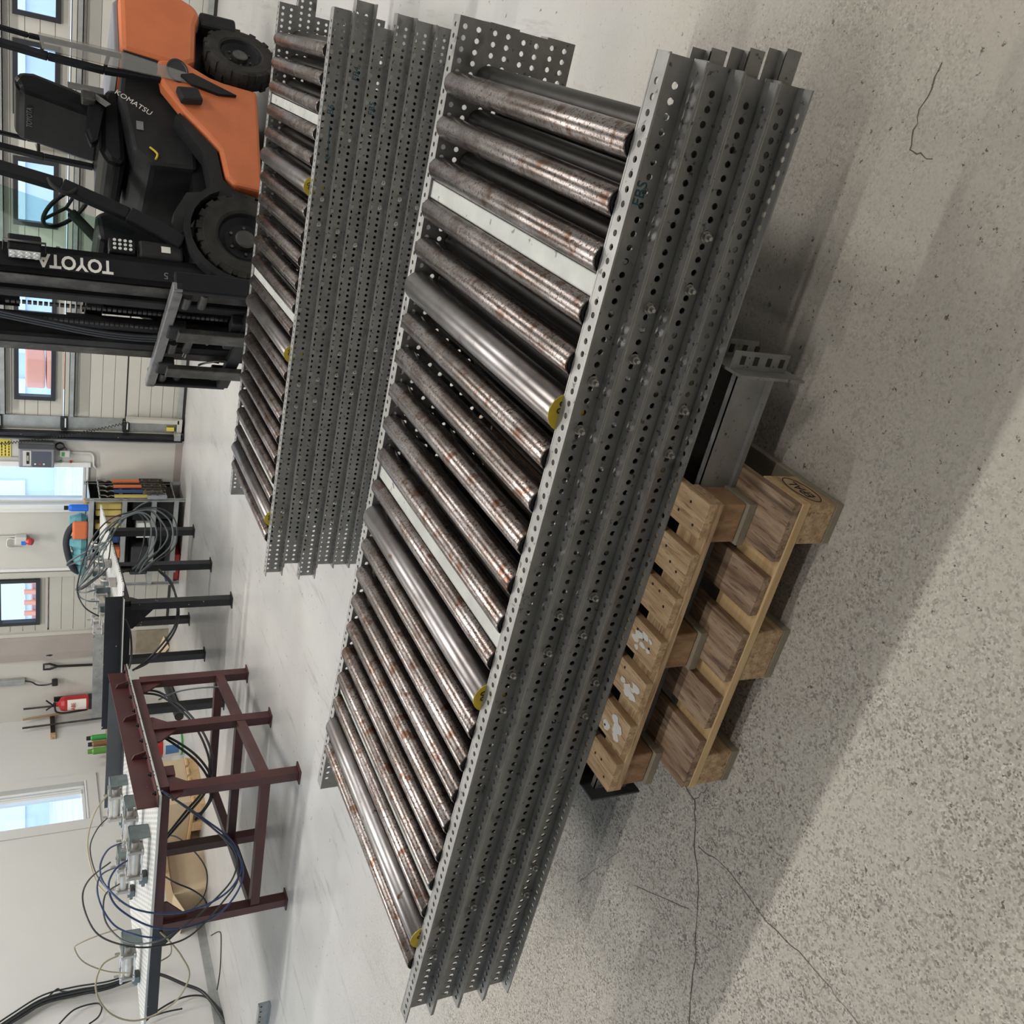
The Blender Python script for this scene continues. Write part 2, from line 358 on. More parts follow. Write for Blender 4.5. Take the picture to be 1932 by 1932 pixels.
# sectional door 1
PH = .555
d1 = struct(MB().box(3.56, 11.2, .02, .08, -.01, .03).build('door_1', 'seam'))
d1['label'] = 'wide cream sectional door with black framed windows'
WINS = [(3.86, 4.43), (4.67, 5.24), (5.48, 6.05), (6.38, 6.95), (7.12, 7.69), (7.92, 8.49), (8.72, 9.29)]
WZ = (1.185, 1.53)
def panel(root, x0, x1, z0, z1, wins, wz, n=5):
    m = MB(); gap = .004; hh = (z1-z0-.012)/n
    m.box(x0, x1, .032, .07, z0+.005, z1-.005) if not wins else None
    for k in range(n):
        a = z0+.006+k*hh+gap/2; b = a+hh-gap
        if wins and b > wz[0]-.001 and a < wz[1]+.001:
            xs = [x0]+[q for ww in wins for q in ww]+[x1]
            for i in range(0, len(xs), 2): m.box(xs[i], xs[i+1], .02, .055, a, b)
            if a < wz[0]:
                for ww in wins: m.box(ww[0], ww[1], .02, .055, a, wz[0])
            if b > wz[1]:
                for ww in wins: m.box(ww[0], ww[1], .02, .055, wz[1], b)
        else: m.box(x0, x1, .02, .055, a, b)
    if wins:
        xs = [x0]+[q for ww in wins for q in ww]+[x1]
        for i in range(0, len(xs), 2): m.box(xs[i], xs[i+1], .05, .07, z0+.005, z1-.005)
        for ww in wins: m.box(ww[0], ww[1], .05, .07, z0+.005, wz[0]); m.box(ww[0], ww[1], .05, .07, wz[1], z1-.005)
    return m.build('door_panel', 'panel', root)
for k in range(6):
    panel(d1, 3.56, 11.2, k*PH, (k+1)*PH, WINS if k == 2 else None, WZ)
for a, b in WINS: glazing(d1, a, b, WZ[0], WZ[1], .038, 'frame_black', 'x', (-.004, .06))
MB().box(3.6, 11.2, .024, .06, 1.100, 1.108).box(3.6, 11.2, .024, .06, .551, .557).box(3.6, 11.2, .024, .06, 1.66, 1.667).build('seam_strip', 'seam', d1)
for z in (1.02, 1.60):   # galvanised stiffening channels
    MB().box(3.72, 11., -.035, .02, z, z+.008).box(3.72, 11., -.035, -.03, z, z+.05).box(3.72, 11., -.035, .02, z+.045, z+.05).build('stiffener', 'galv_light', d1)
MB().box(3.66, 11.1, -.02, .02, .03, .075).build('bottom_rail', 'galv_light', d1)
MB().box(3.66, 11.1, -.012, .02, 0, .03).build('rubber_seal', 'seam', d1)
# end plates, hinges and the black running track
for k in range(4):
    MB().box(3.575, 3.70, .004, .02, k*PH+.03, (k+1)*PH-.04).build('end_plate', 'galv_light', d1)
    h_ = MB().box(3.565, 3.70, -.02, .02, (k+1)*PH-.032, (k+1)*PH+.022).build('hinge', 'bench_black', d1)
    MB().box(3.60, 3.695, -.026, -.02, (k+1)*PH-.02, (k+1)*PH-.008).build('hinge_leaf', 'white_p', h_)
MB().box(3.515, 3.555, -.075, -.004, .02, 3.4).box(3.50, 3.515, -.09, -.004, .02, 3.4).build('running_track', 'bench_black', d1)
MB().box(3.47, 3.50, -.05, 0, 0, 3.4).build('track_angle', 'galv_light', d1)
MB().box(3.69, 3.73, -.06, 0, .06, .555).box(3.60, 3.74, -.06, -.03, .03, .075).build('pull_handle_bar', 'panel', d1)
MB().box(3.52, 3.60, -.09, -.02, .04, .10).build('roller_bracket', 'galv_light', d1)
MB().box(3.60, 3.64, -.03, .0, .10, .17).build('bracket_sticker', 'sign_y', d1)

# daylight window left of it
w1 = struct(MB().box(2.74, 3.17, -.03, .20, .88, .90).build('window_1', 'frame_white'))
w1['label'] = 'tall white framed window beside the sectional door'
glazing(w1, 2.74, 3.17, .90, 2.3, .022, 'frame_white', 'x', (.06, .11))
MB().box(2.70, 2.74, -.02, .0, .86, 2.4).box(2.66, 2.70, -.012, 0, .86, 2.4).box(3.17, 3.22, -.02, 0, .86, 2.4).build('window_trim', 'frame_white', w1)

# narrow sectional door 2
d2 = struct(MB().box(1.2, 1.92, .02, .08, -.01, .03).build('door_2', 'seam'))
d2['label'] = 'narrow cream sectional door behind the benches'
for k in range(5):
    panel(d2, 1.2, 1.92, k*.60+.02, (k+1)*.60+.02, [(1.29, 1.86)] if k == 2 else None, (1.30, 1.70))
glazing(d2, 1.29, 1.86, 1.30, 1.70, .04, 'frame_black', 'x', (-.004, .06))
MB().box(1.2, 1.92, .024, .06, .617, .623).box(1.2, 1.92, .024, .06, 1.217, 1.223).build('seam_strip', 'seam', d2)
MB().box(1.90, 1.96, -.03, 0, 0, 3.1).box(1.16, 1.20, -.03, 0, 0, 3.1).build('door_jamb', 'panel', d2)
struct(MB().prism([(1.16, 0), (.97, 0), (.90, -.03), (.86, -.03), (.86, -.055), (.95, -.06), (1.13, -.045), (1.16, -.02)], .34, 3.1).build('trim_1', 'trim_tan'))
struct(MB().prism([(1.16, 0), (.86, 0), (.86, -.062), (1.0, -.066), (1.16, -.05)], 0, .34).build('trim_2', 'wood_grey'))
struct(MB().box(1.97, 2.0, -.02, 0, .55, 3.).build('trim_3', 'frame_white'))

# left wall window + trim boards
w2 = struct(MB().box(-.2, .02, -1.62, -1.08, .885, .90).build('window_2', 'frame_white'))
w2['label'] = 'white framed window in the left wall'
glazing(w2, -1.62, -1.08, .90, 1.95, .03, 'frame_white', 'y', (.05, .10))
MB().box(-.105, -.04, -1.20, -1.165, .93, 1.92).box(-.105, -.04, -1.16, -1.14, .93, 1.92).build('window_mullion', 'frame_white', w2)
MB().box(0, .014, -1.74, -1.62, .78, 2.1).box(0, .014, -1.08, -.97, .78, 2.1).box(0, .014, -1.62, -1.08, .78, .885).build('trim_board', 'wallwhite', w2)
w3 = struct(MB().box(-.2, .03, -10.6, -5.4, .87, .90).build('window_3', 'frame_white'))
for k in range(4): glazing(w3, -10.6+k*1.3, -10.6+(k+1)*1.3, .90, 3.9, .05, 'frame_white', 'y', (.05, .10))

# ceiling lamps: real fixtures with the light under each
for i, (x, y, pw, wh) in enumerate(LAMPS):
    t = thing('ceiling_lamp', 'long white ceiling lamp out of view '+wh, 'lamp', (x, y, CEIL), 0, 'ceiling lamps')
    MB().box(-.9, .9, -.1, .1, -.09, 0).build('lamp_housing', 'frame_white', t)
    MB().box(-.85, .85, -.08, .08, -.1, -.091).build('lamp_diffuser', 'lamp', t)
    la = bpy.data.lights.new('lamp_light', 'AREA'); la.shape = 'RECTANGLE'; la.size = 1.7; la.size_y = .16; la.energy = LAMP_W*pw; la.color = (1, .965, .915)
    lo = bpy.data.objects.new('lamp_light', la); C.objects.link(lo); lo.parent = t; lo.location = (0, 0, -.11)

# outdoors, seen through the panes
g = MB().box(-60, 70, .25, 60, -.4, -.12).box(-60, -.25, -30, .25, -.4, -.12).build('yard_ground', 'asphalt'); struct(g)
ob = thing('yard_building', 'pale blue building across the yard seen through the windows', 'building', (5, 34, -.12))
MB().box(-60, 60, 0, 8, 0, 14).build('facade', 'facade', ob)
for k in range(24): MB().box(-58+k*5, -54.2+k*5, -.15, 0, 1.2, 9).build('facade_panel', 'facade_white', ob)
MB().box(-60, 60, -.25, 0, 9.6, 10.2).build('gutter', 'facade_white', ob)
p0 = ptY(64, 690, 7.)
t = thing('crate_stack', 'stack of orange crates outside the sectional door window', 'crates', (p0.x, 7, -.12))
for k in range(5): MB().box(-.28, .22, -.3, .3, k*.3, k*.3+.28).build('crate', 'pink', t, bevel=.03)
p0 = ptY(40, 1165, 7.)
t = thing('storage_container', 'dull red container outside the narrow door window', 'container', (p0.x, 7.6, -.12))
MB().box(-.9, .7, -.2, 1.4, 0, 1.36).build('container_body', 'maroon_out', t)
for k in range(4): MB().box(-.2+k*.24, -.12+k*.24, -.26, -.2, .2, 1.5).build('container_rib', 'pink', t)
t = thing('yard_pallet_stack', 'bales on pallets outside the left wall window', 'pallets', (-4.2, .55, -.12))
for k in range(3): MB().box(-.6, .6, -.5, .5, k*.5, k*.5+.12).build('pallet_layer', 'galv_light', t); MB().box(-.55, .55, -.45, .45, k*.5+.12, k*.5+.5).build('bale', 'facade_white', t, bevel=.05)
# ------------------------------------------------------------------ roller conveyors
LEN, RH, FW, TH, WID = 2.453, .08, .0383, .0038, .869
HP, HX0, NH = .02511, .0215, 96
def sheet(m, o, ux, uy, un, rows, width, th, hr):
    "perforated sheet: ux along, uy across; rows = hole-row centres across; un = thickness direction"
    o, ux, uy, un = map(Vector, (o, ux, uy, un)); cuts = [0.]+[(a+b)/2 for a, b in zip(rows[:-1], rows[1:])]+[width]
    ca = [(hr*math.cos(PI*k/6), hr*math.sin(PI*k/6)) for k in range(12)]
    for r, yc in enumerate(rows):
        for k in range(NH):
            xc = HX0+k*HP; x0 = 0. if k == 0 else xc-HP/2; x1 = LEN if k == NH-1 else xc+HP/2; y0, y1 = cuts[r], cuts[r+1]
            V = []
            for d in (0, th):
                V += [o+ux*(xc+a)+uy*(yc+b)+un*d for a, b in ca]
                V += [o+ux*x+uy*y+un*d for x, y in ((x1, y1), (x0, y1), (x0, y0), (x1, y0))]
            Fc = []
            for s_ in (0, 16):
                for q in range(4):
                    c = s_+12+q
                    for i in range(3): Fc.append((c, s_+3*q+i, s_+(3*q+i+1) % 12))
                    Fc.append((c, s_+(3*q+3) % 12, s_+12+(q+1) % 4))
                if s_: pass
            Fc += [(i, (i+1) % 12, 16+(i+1) % 12, 16+i) for i in range(12)]
            if r == 0: Fc.append((14, 15, 31, 30))
            if r == len(rows)-1: Fc.append((12, 13, 29, 28))
            if k == 0: Fc.append((13, 14, 30, 29))
            if k == NH-1: Fc.append((15, 12, 28, 31))
            m.add(V, Fc)
def rail_mesh():
    m = MB()
    sheet(m, (0, 0, 0), (1, 0, 0), (0, 0, 1), (0, 1, 0), [.027, .063], RH, TH, .0064)
    sheet(m, (0, 0, RH-TH-.0003), (1, 0, 0), (0, -1, 0), (0, 0, 1), [.020], FW, TH, .0060)
    sheet(m, (0, 0, .0003), (1, 0, 0), (0, -1, 0), (0, 0, 1), [.020], FW, TH, .0060)
    m.tube([(0, -.0006, RH-.0024), (LEN, -.0006, RH-.0024)], .0024, 6)
    return m.mesh('side_rail', 'galv', weld=True)
RAIL = rail_mesh()
def roller_mesh(r, mat):
    a, b = .006, WID-.006; T = axis((0, 0, 0), (0, 1, 0), (1, 0, 0))
    m = MB(); m.lathe([(r*.86, a+.02), (r*.86, a), (r*.97, a), (r, a+.003), (r, b-.003), (r*.97, b), (r*.86, b), (r*.86, b-.02)], T, 28)
    return m.mesh('roller', mat, weld=True)
ROLL_S, ROLL_B = roller_mesh(.030, 'roller'), roller_mesh(.0395, 'roller_big')
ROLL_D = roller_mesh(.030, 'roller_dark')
def cap_mesh(r):
    T = axis((0, 0, 0), (0, 1, 0), (1, 0, 0))
    return MB().lathe([(0, .006), (.010, .006), (.012, .010), (.016, .010), (.018, .007), (r*.86, .009), (r*.86, .015), (0, .015)], T, 20).mesh('bearing_cap', 'hole_dark', weld=True)
CAP_S = cap_mesh(.030)
RING = MB().lathe([(.0118, .0055), (.0145, .0055), (.0145, .0085), (.0118, .0085), (.0118, .0055)], axis((0, 0, 0), (0, 1, 0), (1, 0, 0)), 18).mesh('bearing_ring', 'galv')
LABEL_B = MB().lathe([(0, .0048), (.0405, .0048), (.0405, .0062), (0, .0062)], axis((0, 0, 0), (0, 1, 0), (1, 0, 0)), 28).mesh('end_label', 'yellow')
XBAR = MB().box(-.021, .021, .003, WID-.003, -.002, 0).box(-.021, -.019, .003, WID-.003, -.02, 0).box(.019, .021, .003, WID-.003, -.02, 0).mesh('crossbar', 'plate')
def hexn(m, r, z0, z1): m.lathe([(0, z0), (r, z0), (r, z1-.0008), (r*.86, z1), (0, z1)], axis((0, 0, 0), (0, -1, 0), (1, 0, 0)), 6, False)
_m = MB(); _m.lathe([(0, 0), (.0108, 0), (.0108, .0014), (0, .0014)], axis((0, 0, 0), (0, -1, 0), (1, 0, 0)), 14); hexn(_m, .0088, .0014, .0105)
_m.lathe([(.0042, .0105), (.0042, .019), (0, .0195)], axis((0, 0, 0), (0, -1, 0), (1, 0, 0)), 10); NUT = _m.mesh('hex_nut', 'bolt')
_m = MB(); hexn(_m, .0098, 0, .0055); HEAD = _m.mesh('axle_bolt_head', 'bolt_dull')
GUARD = MB().box(LEN-.35, LEN, .014, .016, .010, .044).box(LEN-.35, LEN-.006, .030, .032, .040, .072).box(LEN-.35, LEN-.006, .014, .032, .042, .044).mesh('inner_guard', 'galv')
RX = [.189+.1007*k for k in range(22)]; BIG = (1, 9, 16)
def conveyor(label, grp, loc, rz, top, nuts, shift, bigshift=0, guard=0.):
    t = thing('roller_conveyor', label, 'conveyor', loc, rz, grp)
    obj('side_rail', RAIL, t); obj('side_rail', RAIL, t, (LEN, WID, 0), (0, 0, PI))
    for k, x in enumerate(RX):
        big = ((k+bigshift) in BIG)
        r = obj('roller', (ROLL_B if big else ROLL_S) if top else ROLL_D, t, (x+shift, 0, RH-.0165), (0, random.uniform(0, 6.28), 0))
        if top:
            if big:
                lb = obj('end_label', LABEL_B, r, label='yellow end label')
                text('printed_number', '80', .030, 'ink', r, frame((.008, .0046, .012), (1, 0, 0), (0, 0, 1)))
                r.rotation_euler = (0, random.uniform(-.4, .4), 0)
            else:
                obj('bearing_cap', CAP_S, r); obj('bearing_ring', RING, r)
        obj('axle_bolt_head', HEAD, t, (x+shift, -.0002, .063))
    for x in (2.052, 1.249, .455): obj('crossbar', XBAR, t, (x+shift, 0, RH-.006))
    for x in (2.052, 1.249, .455):
        for q in (-.013, .013): obj('axle_bolt_head', HEAD, t, (x+shift+q, -.0002, .063))
    for x in nuts: obj('hex_nut', NUT, t, (x, -.0002, .027))
    if guard: obj('inner_guard', GUARD, t, (guard, 0, 0))
    return t
NS = Vector((5.263, -7.672, .276))       # near stack: front left foot, conveyors stacked four high
NUTS = [[1.820, 1.719, 1.113, 1.011, .487, .385], [2.175, 2.073, 1.365, 1.263, .647, .541], [2.024, 1.921, 1.318, 1.216, .491, .384], [1.871, 1.768, 1.164, 1.065, .328, .219]]
NL = ['lowest roller conveyor of the near stack, resting on the wooden pallets', 'second roller conveyor up in the near four-high stack', 'roller conveyor right under the top one of the near stack', 'top roller conveyor of the near stack with rusty steel rollers showing']
near = []
for i in range(4):
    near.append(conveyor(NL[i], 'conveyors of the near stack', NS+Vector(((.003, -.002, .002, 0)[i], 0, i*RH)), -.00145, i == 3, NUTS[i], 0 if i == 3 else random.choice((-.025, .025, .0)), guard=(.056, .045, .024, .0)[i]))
# marker writing on rails
def scribble(root, body, x, z, size, arrow=False):
    text('marker_writing', body, size, 'marker', root, frame((x, -.0008, z), (1, 0, 0), (0, 0, 1)), .0002, .1)
    if arrow: MB().bar((x-.06, -.001, z-.004), (x-.19, -.001, z-.012), .0012, .003).bar((x-.19, -.001, z-.012), (x-.175, -.001, z), .0012, .003).bar((x-.19, -.001, z-.012), (x-.172, -.001, z-.02), .0012, .003).build('marker_arrow', 'marker', root)
scribble(near[3], 'FBS', 2.225, .036, .030)
FS = Vector((5.288, -5.419, .026))
OFF = [.03, .03, .035, -.025, .045, 0.]
FLb = ['lowest roller conveyor of the far stack, on the floor beside the forklift', 'second conveyor from the floor in the far stack', 'third conveyor from the floor in the far stack', 'fourth conveyor from the floor in the far stack', 'conveyor just under the top one of the far stack, sticking out at its right end', 'top roller conveyor of the far stack beside the orange forklift']
far = []
rzF = math.radians(1.47)
for i in range(6):
    nn = [1.62+.14*random.uniform(-1, 1), .98+.14*random.uniform(-1, 1), .33+.14*random.uniform(-1, 1)]; nn = [q for a in nn for q in (a, a+.1007)]
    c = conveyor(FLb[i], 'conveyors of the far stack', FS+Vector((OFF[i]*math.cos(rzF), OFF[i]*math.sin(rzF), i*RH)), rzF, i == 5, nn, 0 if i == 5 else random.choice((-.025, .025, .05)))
    c.scale = (.975, .956, 1); far.append(c)
scribble(far[5], 'B6', 2.1, .036, .036, True); scribble(far[4], 'FB4', 2.2, .036, .034); scribble(far[3], 'FB5', 2.16, .036, .034)
for k, x in enumerate((.35, 1.15, 1.95)):
    p = FS+Vector((x, x*math.tan(rzF), -.026))
    o = MB().box(-.05, .05, 0, .80, 0, .0255).build('wooden_batten', 'wood2'); o.location = p; o.rotation_euler = (0, 0, rzF)
    tag(o, ['flat wooden batten under the left end of the far conveyor stack', 'flat wooden batten under the middle of the far conveyor stack', 'flat wooden batten under the right end of the far conveyor stack'][k], 'batten', 'battens under the far stack')

# ------------------------------------------------------------------ pallets under the near stack
def cbox(x0, x1, y0, y1, z0, z1): return MB().box(x0, x1, y0, y1, z0, z1)
def wood(name, par, x0, x1, y0, y1, z0, z1, mat, along='y', bev=.0016):
    "plank whose grain runs along its own local x"
    cx, cy, cz = (x0+x1)/2, (y0+y1)/2, (z0+z1)/2; a, b, c = (x1-x0)/2, (y1-y0)/2, (z1-z0)/2
    if along == 'y': o = MB().box(-b, b, -a, a, -c, c).build(name, mat, par, bevel=bev); o.rotation_euler = (0, 0, PI/2)
    else: o = MB().box(-a, a, -b, b, -c, c).build(name, mat, par, bevel=bev)
    o.location = (cx, cy, cz); return o
lp = thing('wooden_pallet', 'lower euro pallet on the floor, its pale front stringer in plain view', 'pallet', (NS.x, NS.y, 0), 0)
Y0, DEP = -.235, 1.17
for a, b, mm in [(1.585, 1.722, 'wood2'), (1.447, 1.545, 'wood2'), (1.270, 1.402, 'wood2'), (1.135, 1.225, 'wood2'), (.958, 1.100, 'wood2')]:
    wood('deck_board', lp, a, b, Y0+random.uniform(0, .004), Y0+DEP, .120, .142, mm)
for y in (Y0, Y0+.52, Y0+DEP-.13): wood('stringer', lp, .955, 1.724, y-.001, y+.13, .098, .1198, 'stringer', 'x')
blk = None
for x0, x1 in ((.957, 1.05), (1.27, 1.402), (1.627, 1.722)):
    for y in (Y0, Y0+.52, Y0+DEP-.13):
        b = wood('pallet_block', lp, x0, x1, y, y+.135, .0205, .0978, 'wood' if y == Y0 else 'woodx', 'y', .004)
        if x0 > 1.6 and y == Y0: blk = b
    wood('bottom_board', lp, x0, x1, Y0, Y0+DEP, 0, .0203, 'wood_grey')
text('stamp', 'EPAL', .034, 'ink', blk, frame((-.012, -.0485, 0), (1, 0, 0), (0, 0, 1)) if False else Matrix.Translation((0, -.0482, .004)) @ Matrix.Rotation(PI/2, 4, 'X'), .0003)
ring = MB()
for k in range(24):
    a0, a1 = 2*PI*k/24, 2*PI*(k+1)/24
    ring.bar((.055*math.cos(a0), -.0482, .004+.027*math.sin(a0)), (.055*math.cos(a1), -.0482, .004+.027*math.sin(a1)), .0006, .0022)
ring.build('stamp_ring', 'ink', blk)
up_ = thing('wooden_pallet', 'upper slatted pallet stacked on the euro pallet, holding the near conveyors', 'pallet', (NS.x, NS.y, .142), 0)
Y1, D1 = -.146, 1.12
for a, b in [(1.591, 1.674), (1.473, 1.553), (1.363, 1.441), (1.246, 1.327), (1.131, 1.211), (1.001, 1.087), (.884, .970)]:
    bd = wood('deck_board', up_, a, b, Y1+random.uniform(-.003, .004), Y1+D1, .112, .134, 'wood')
    for k in range(3):
        MB().lathe([(0, 0), (.0035, 0), (.0035, .0004), (0, .0004)], Matrix.Translation((-D1/2+.03+k*.028, random.uniform(-.025, .025), .011)), 8).build('nail_head', 'ink', bd)
for a, b in ((1.246, 1.327), (1.131, 1.211), (1.001, 1.087)):   # dried white paint on three boards
    m = MB()
    for k in range(9):
        cx, cy = random.uniform(a+.018, b-.018), Y1+random.uniform(.02, .085); n_ = 9; rr = random.uniform(.006, .016)
        m.prism([(cx+rr*random.uniform(.5, 1)*math.cos(2*PI*q/n_), cy+rr*random.uniform(.6, 1.4)*math.sin(2*PI*q/n_)) for q in range(n_)], .1341+k*.0002, .1344+k*.0002)
    m.build('paint_splash', 'stain_w', up_)['kind'] = 'stuff'
for y in (Y1, Y1+.5, Y1+D1-.1): wood('stringer', up_, .884, 1.674, y+.002, y+.095, .094, .1118, 'wood', 'x')
for x0, x1 in ((.884, .985), (1.238, 1.34), (1.572, 1.672)):
    for y in (Y1, Y1+.5, Y1+D1-.1): wood('pallet_block', up_, x0+.004, x1-.004, y+.012, y+.10, .0225, .0938, 'woodx', 'y', .004)
    wood('bottom_board', up_, x0, x1, Y1+.004, Y1+D1, .0002, .0223, 'wood_grey')

# support leg lying through the upper pallet
lg = thing('support_leg', 'grey steel conveyor support leg lying lengthwise through the upper pallet', 'steel leg', (NS.x, NS.y, .142), 0)
MB().box(.80, 1.93, -.052, -.049, .002, .093).box(.80, 1.93, -.052, .045, .0005, .003).box(.80, 1.93, .045, .048, .002, .093).box(.80, 1.93, -.062, -.052, .0005, .012).box(.80, 1.93, -.052, -.036, .091, .093).build('channel_beam', 'galv', lg)
MB().box(.795, .80, -.085, .13, -.03, .118).build('foot_plate', 'dark_grey', lg)
MB().box(1.93, 1.936, -.09, .11, -.055, .118).build('foot_plate', 'galv', lg)
MB().box(1.936, 1.975, -.052, -.049, -.03, .118).build('slotted_bracket', 'galv', lg); MB().box(1.936, 1.975, .03, .033, -.012, .118).build('slotted_bracket', 'galv', lg)
m = MB()
for k in range(4):
    for yy in (-.0532, .0288): m.box(1.947, 1.965, yy, yy+.001, -.018+k*.035, -.006+k*.035)
m.build('bracket_slots', 'hole_dark', lg)['kind'] = 'stuff'
# ------------------------------------------------------------------ forklift (local x forward, y to its left = towards the camera)
fk = thing('forklift', 'orange and black forklift with raised mast parked by the sectional door', 'forklift', (6.015, -3.007, 0), math.radians(-134))
SIDE = lambda y: frame((0, y, 0), (1, 0, 0), (0, 0, 1))     # polygon in (x,z); extrusion goes towards -y
def sideprism(m, poly, y0, y1): return m.prism(poly, -y1, -y0, SIDE(0))
def wheel(x, y, r, wd, lugs, sgn, steer=0.):
    T = axis((0, 0, 0), (0, sgn, 0), (1, 0, 0)); hw = wd/2
    m = MB().lathe([(r*.56, -hw*.8), (r*.62, -hw*.95), (r*.85, -hw), (r*.955, -hw*.85), (r*.97, -hw*.5), (r*.97, hw*.5), (r*.955, hw*.85), (r*.85, hw), (r*.62, hw*.95), (r*.56, hw*.8), (r*.56, -hw*.8)], T, 40)
    for k in range(lugs):
        a = 2*PI*k/lugs
        for s_ in (-1, 1):
            R_ = Matrix.Rotation(a+(.5*2*PI/lugs if s_ > 0 else 0), 4, 'Y')
            m.box(-r*.09, r*.09, min(0, s_*hw*.92), max(0, s_*hw*.92), r*.955, r, R_)
            m.box(-r*.085, r*.085, s_*hw*.84 if s_ > 0 else s_*hw*.97, s_*hw*.97 if s_ > 0 else s_*hw*.84, r*.86, r*.985, R_)
    o = m.build('tire', 'tire', fk, loc=(x, y, r), rot=(0, 0, steer))
    rim = MB().lathe([(r*.57, hw*.78), (r*.60, hw*.86), (r*.56, hw*.84), (r*.52, hw*.55), (r*.40, hw*.25), (r*.2, hw*.2), (0, hw*.2)], T, 32).lathe([(r*.52, hw*.5), (r*.3, -hw*.1), (0, -hw*.1)], T, 32).build('rim', 'black_paint', o)
    m = MB().lathe([(r*.22, hw*.1), (r*.21, hw*.62), (r*.17, hw*.68), (0, hw*.68)], T, 20)
    for k in range(6): m.lathe([(0, hw*.18), (r*.035, hw*.18), (r*.035, hw*.36), (0, hw*.36)], T @ Matrix.Translation((r*.31*math.cos(k*PI/3), r*.31*math.sin(k*PI/3), 0)), 6, False)
    m.build('hub', 'worn_steel', o)
for sg in (1, -1):
    wheel(0, .42*sg, .293, .17, 20, sg); wheel(-1.36, .43*sg, .232, .135, 14, sg, .22)
# orange counterweight with its rounded top and wheel arch
cw = sideprism(MB(), [(-1.22, .52), (-1.165, .60), (-1.17, .70), (-1.20, .955), (-1.62, .955), (-1.70, .86), (-1.72, .62), (-1.66, .50), (-1.60, .47), (-1.50, .50)], -.49, .49).build('counterweight', 'orange', fk, bevel=.045)
MB().box(-1.245, -1.13, .36, .475, .735, .94).box(-1.245, -1.13, -.475, -.36, .735, .94).build('tail_lamp_housing', 'black_paint', fk, bevel=.015)
sideprism(MB(), [(-1.21, .952), (-1.25, .985), (-1.60, .985), (-1.66, .94), (-1.62, .95)], -.42, .42).build('counterweight_cover', 'grey_box', fk, bevel=.01)
MB().box(-1.66, -1.55, -.46, .46, .24, .47).build('rear_bumper', 'black_soft', fk, bevel=.02)
MB().box(-1.6, -.2, -.33, .33, .13, .55).build('chassis', 'black_paint', fk)
for sg in (1, -1):
    y0, y1 = (.40, .50) if sg > 0 else (-.50, -.40)
    sd = sideprism(MB(), [(-1.08, .15), (-.34, .17), (-.355, .33), (-.41, .385), (-.60, .41), (-.70, .49), (-.83, .61), (-1.0, .73), (-1.17, .75), (-1.21, .60), (-1.165, .53), (-1.12, .44), (-1.10, .36)], y0, y1).build('side_panel', 'orange', fk, bevel=.02)
    T = axis((-1.115, y1 if sg > 0 else y0, .635), (0, sg, 0), (1, 0, 0)) @ Matrix.Diagonal((1.35, 1, 1, 1))
    MB().lathe([(.066, 0), (.064, .005), (.056, .006), (.052, .002), (0, .0015)], T, 26).build('filler_recess', 'hole_dark', fk)
    # front mudguard + step cowl in charcoal plastic
    arch = [(.33*math.cos(a)*1.08, .295+.36*math.sin(a)) for a in [k*PI/14 for k in range(0, 13)]]
    inn = [(.31*math.cos(a), .295+.325*math.sin(a)) for a in [k*PI/14 for k in range(12, -1, -1)]]
    sideprism(MB(), arch+inn, .33 if sg > 0 else -.52, .52 if sg > 0 else -.33).build('mudguard', 'black_soft', fk)
    sideprism(MB(), [(-.30, .18), (-.335, .34), (-.40, .40), (-.60, .425), (-.83, .63), (-.80, .66), (-.56, .50), (-.30, .47), (-.27, .62), (-.12, .70), (.02, .71), (.02, .66), (-.2, .58), (-.28, .42)], .36 if sg > 0 else -.47, .47 if sg > 0 else -.36).build('step_cowl', 'black_soft', fk)
    # overhead guard: raked front pillar, rear pillar pair with scuffed panel between
    yy = .47*sg
    MB().bar((.085, yy, .66), (-.06, yy, .95), .055, .09).bar((-.06, yy, .95), (-.19, yy, 1.29), .05, .075).bar((-.19, yy, 1.29), (-.33, yy, 2.02), .05, .07).build('front_pillar', 'black_paint', fk, bevel=.008)
    rp = MB().bar((-1.06, yy, .56), (-1.03, yy, 1.05), .04, .035).bar((-1.03, yy, 1.05), (-1.05, yy, 1.35), .04, .035).bar((-1.05, yy, 1.35), (-1.13, yy, 2.03), .04, .04)
    rp.bar((-1.16, yy, .95), (-1.17, yy, 1.45), .03, .022).bar((-1.17, yy, 1.45), (-1.23, yy, 2.03), .03, .022).bar((-1.03, yy, 1.05), (-1.16, yy, 1.02), .03, .02).bar((-1.05, yy, 1.38), (-1.17, yy, 1.38), .03, .02).build('rear_pillar', 'black_paint', fk, bevel=.006)
    sideprism(MB(), [(-1.0, .31), (-1.10, .56), (-1.16, .95), (-1.17, 1.40), (-1.06, 1.38), (-1.04, 1.05), (-1.03, .60)], .508*sg-.004, .508*sg+.004).build('rear_side_panel', 'smoke', fk)
    sideprism(MB(), [(-1.0, .29), (-1.10, .55), (-1.075, .62), (-1.02, .56), (-.985, .40)], .512*sg-.012, .512*sg+.012).build('panel_tip', 'black_soft', fk)
    sideprism(MB(), [(-.88, .50), (-.86, .63), (-.95, .66), (-.97, .53)], .535*sg-.03, .535*sg+.03).build('step_bracket', 'black_soft', fk, bevel=.015)
MB().box(-1.25, -.30, -.5, .5, 2.0, 2.06).build('guard_roof', 'black_paint', fk, bevel=.02)
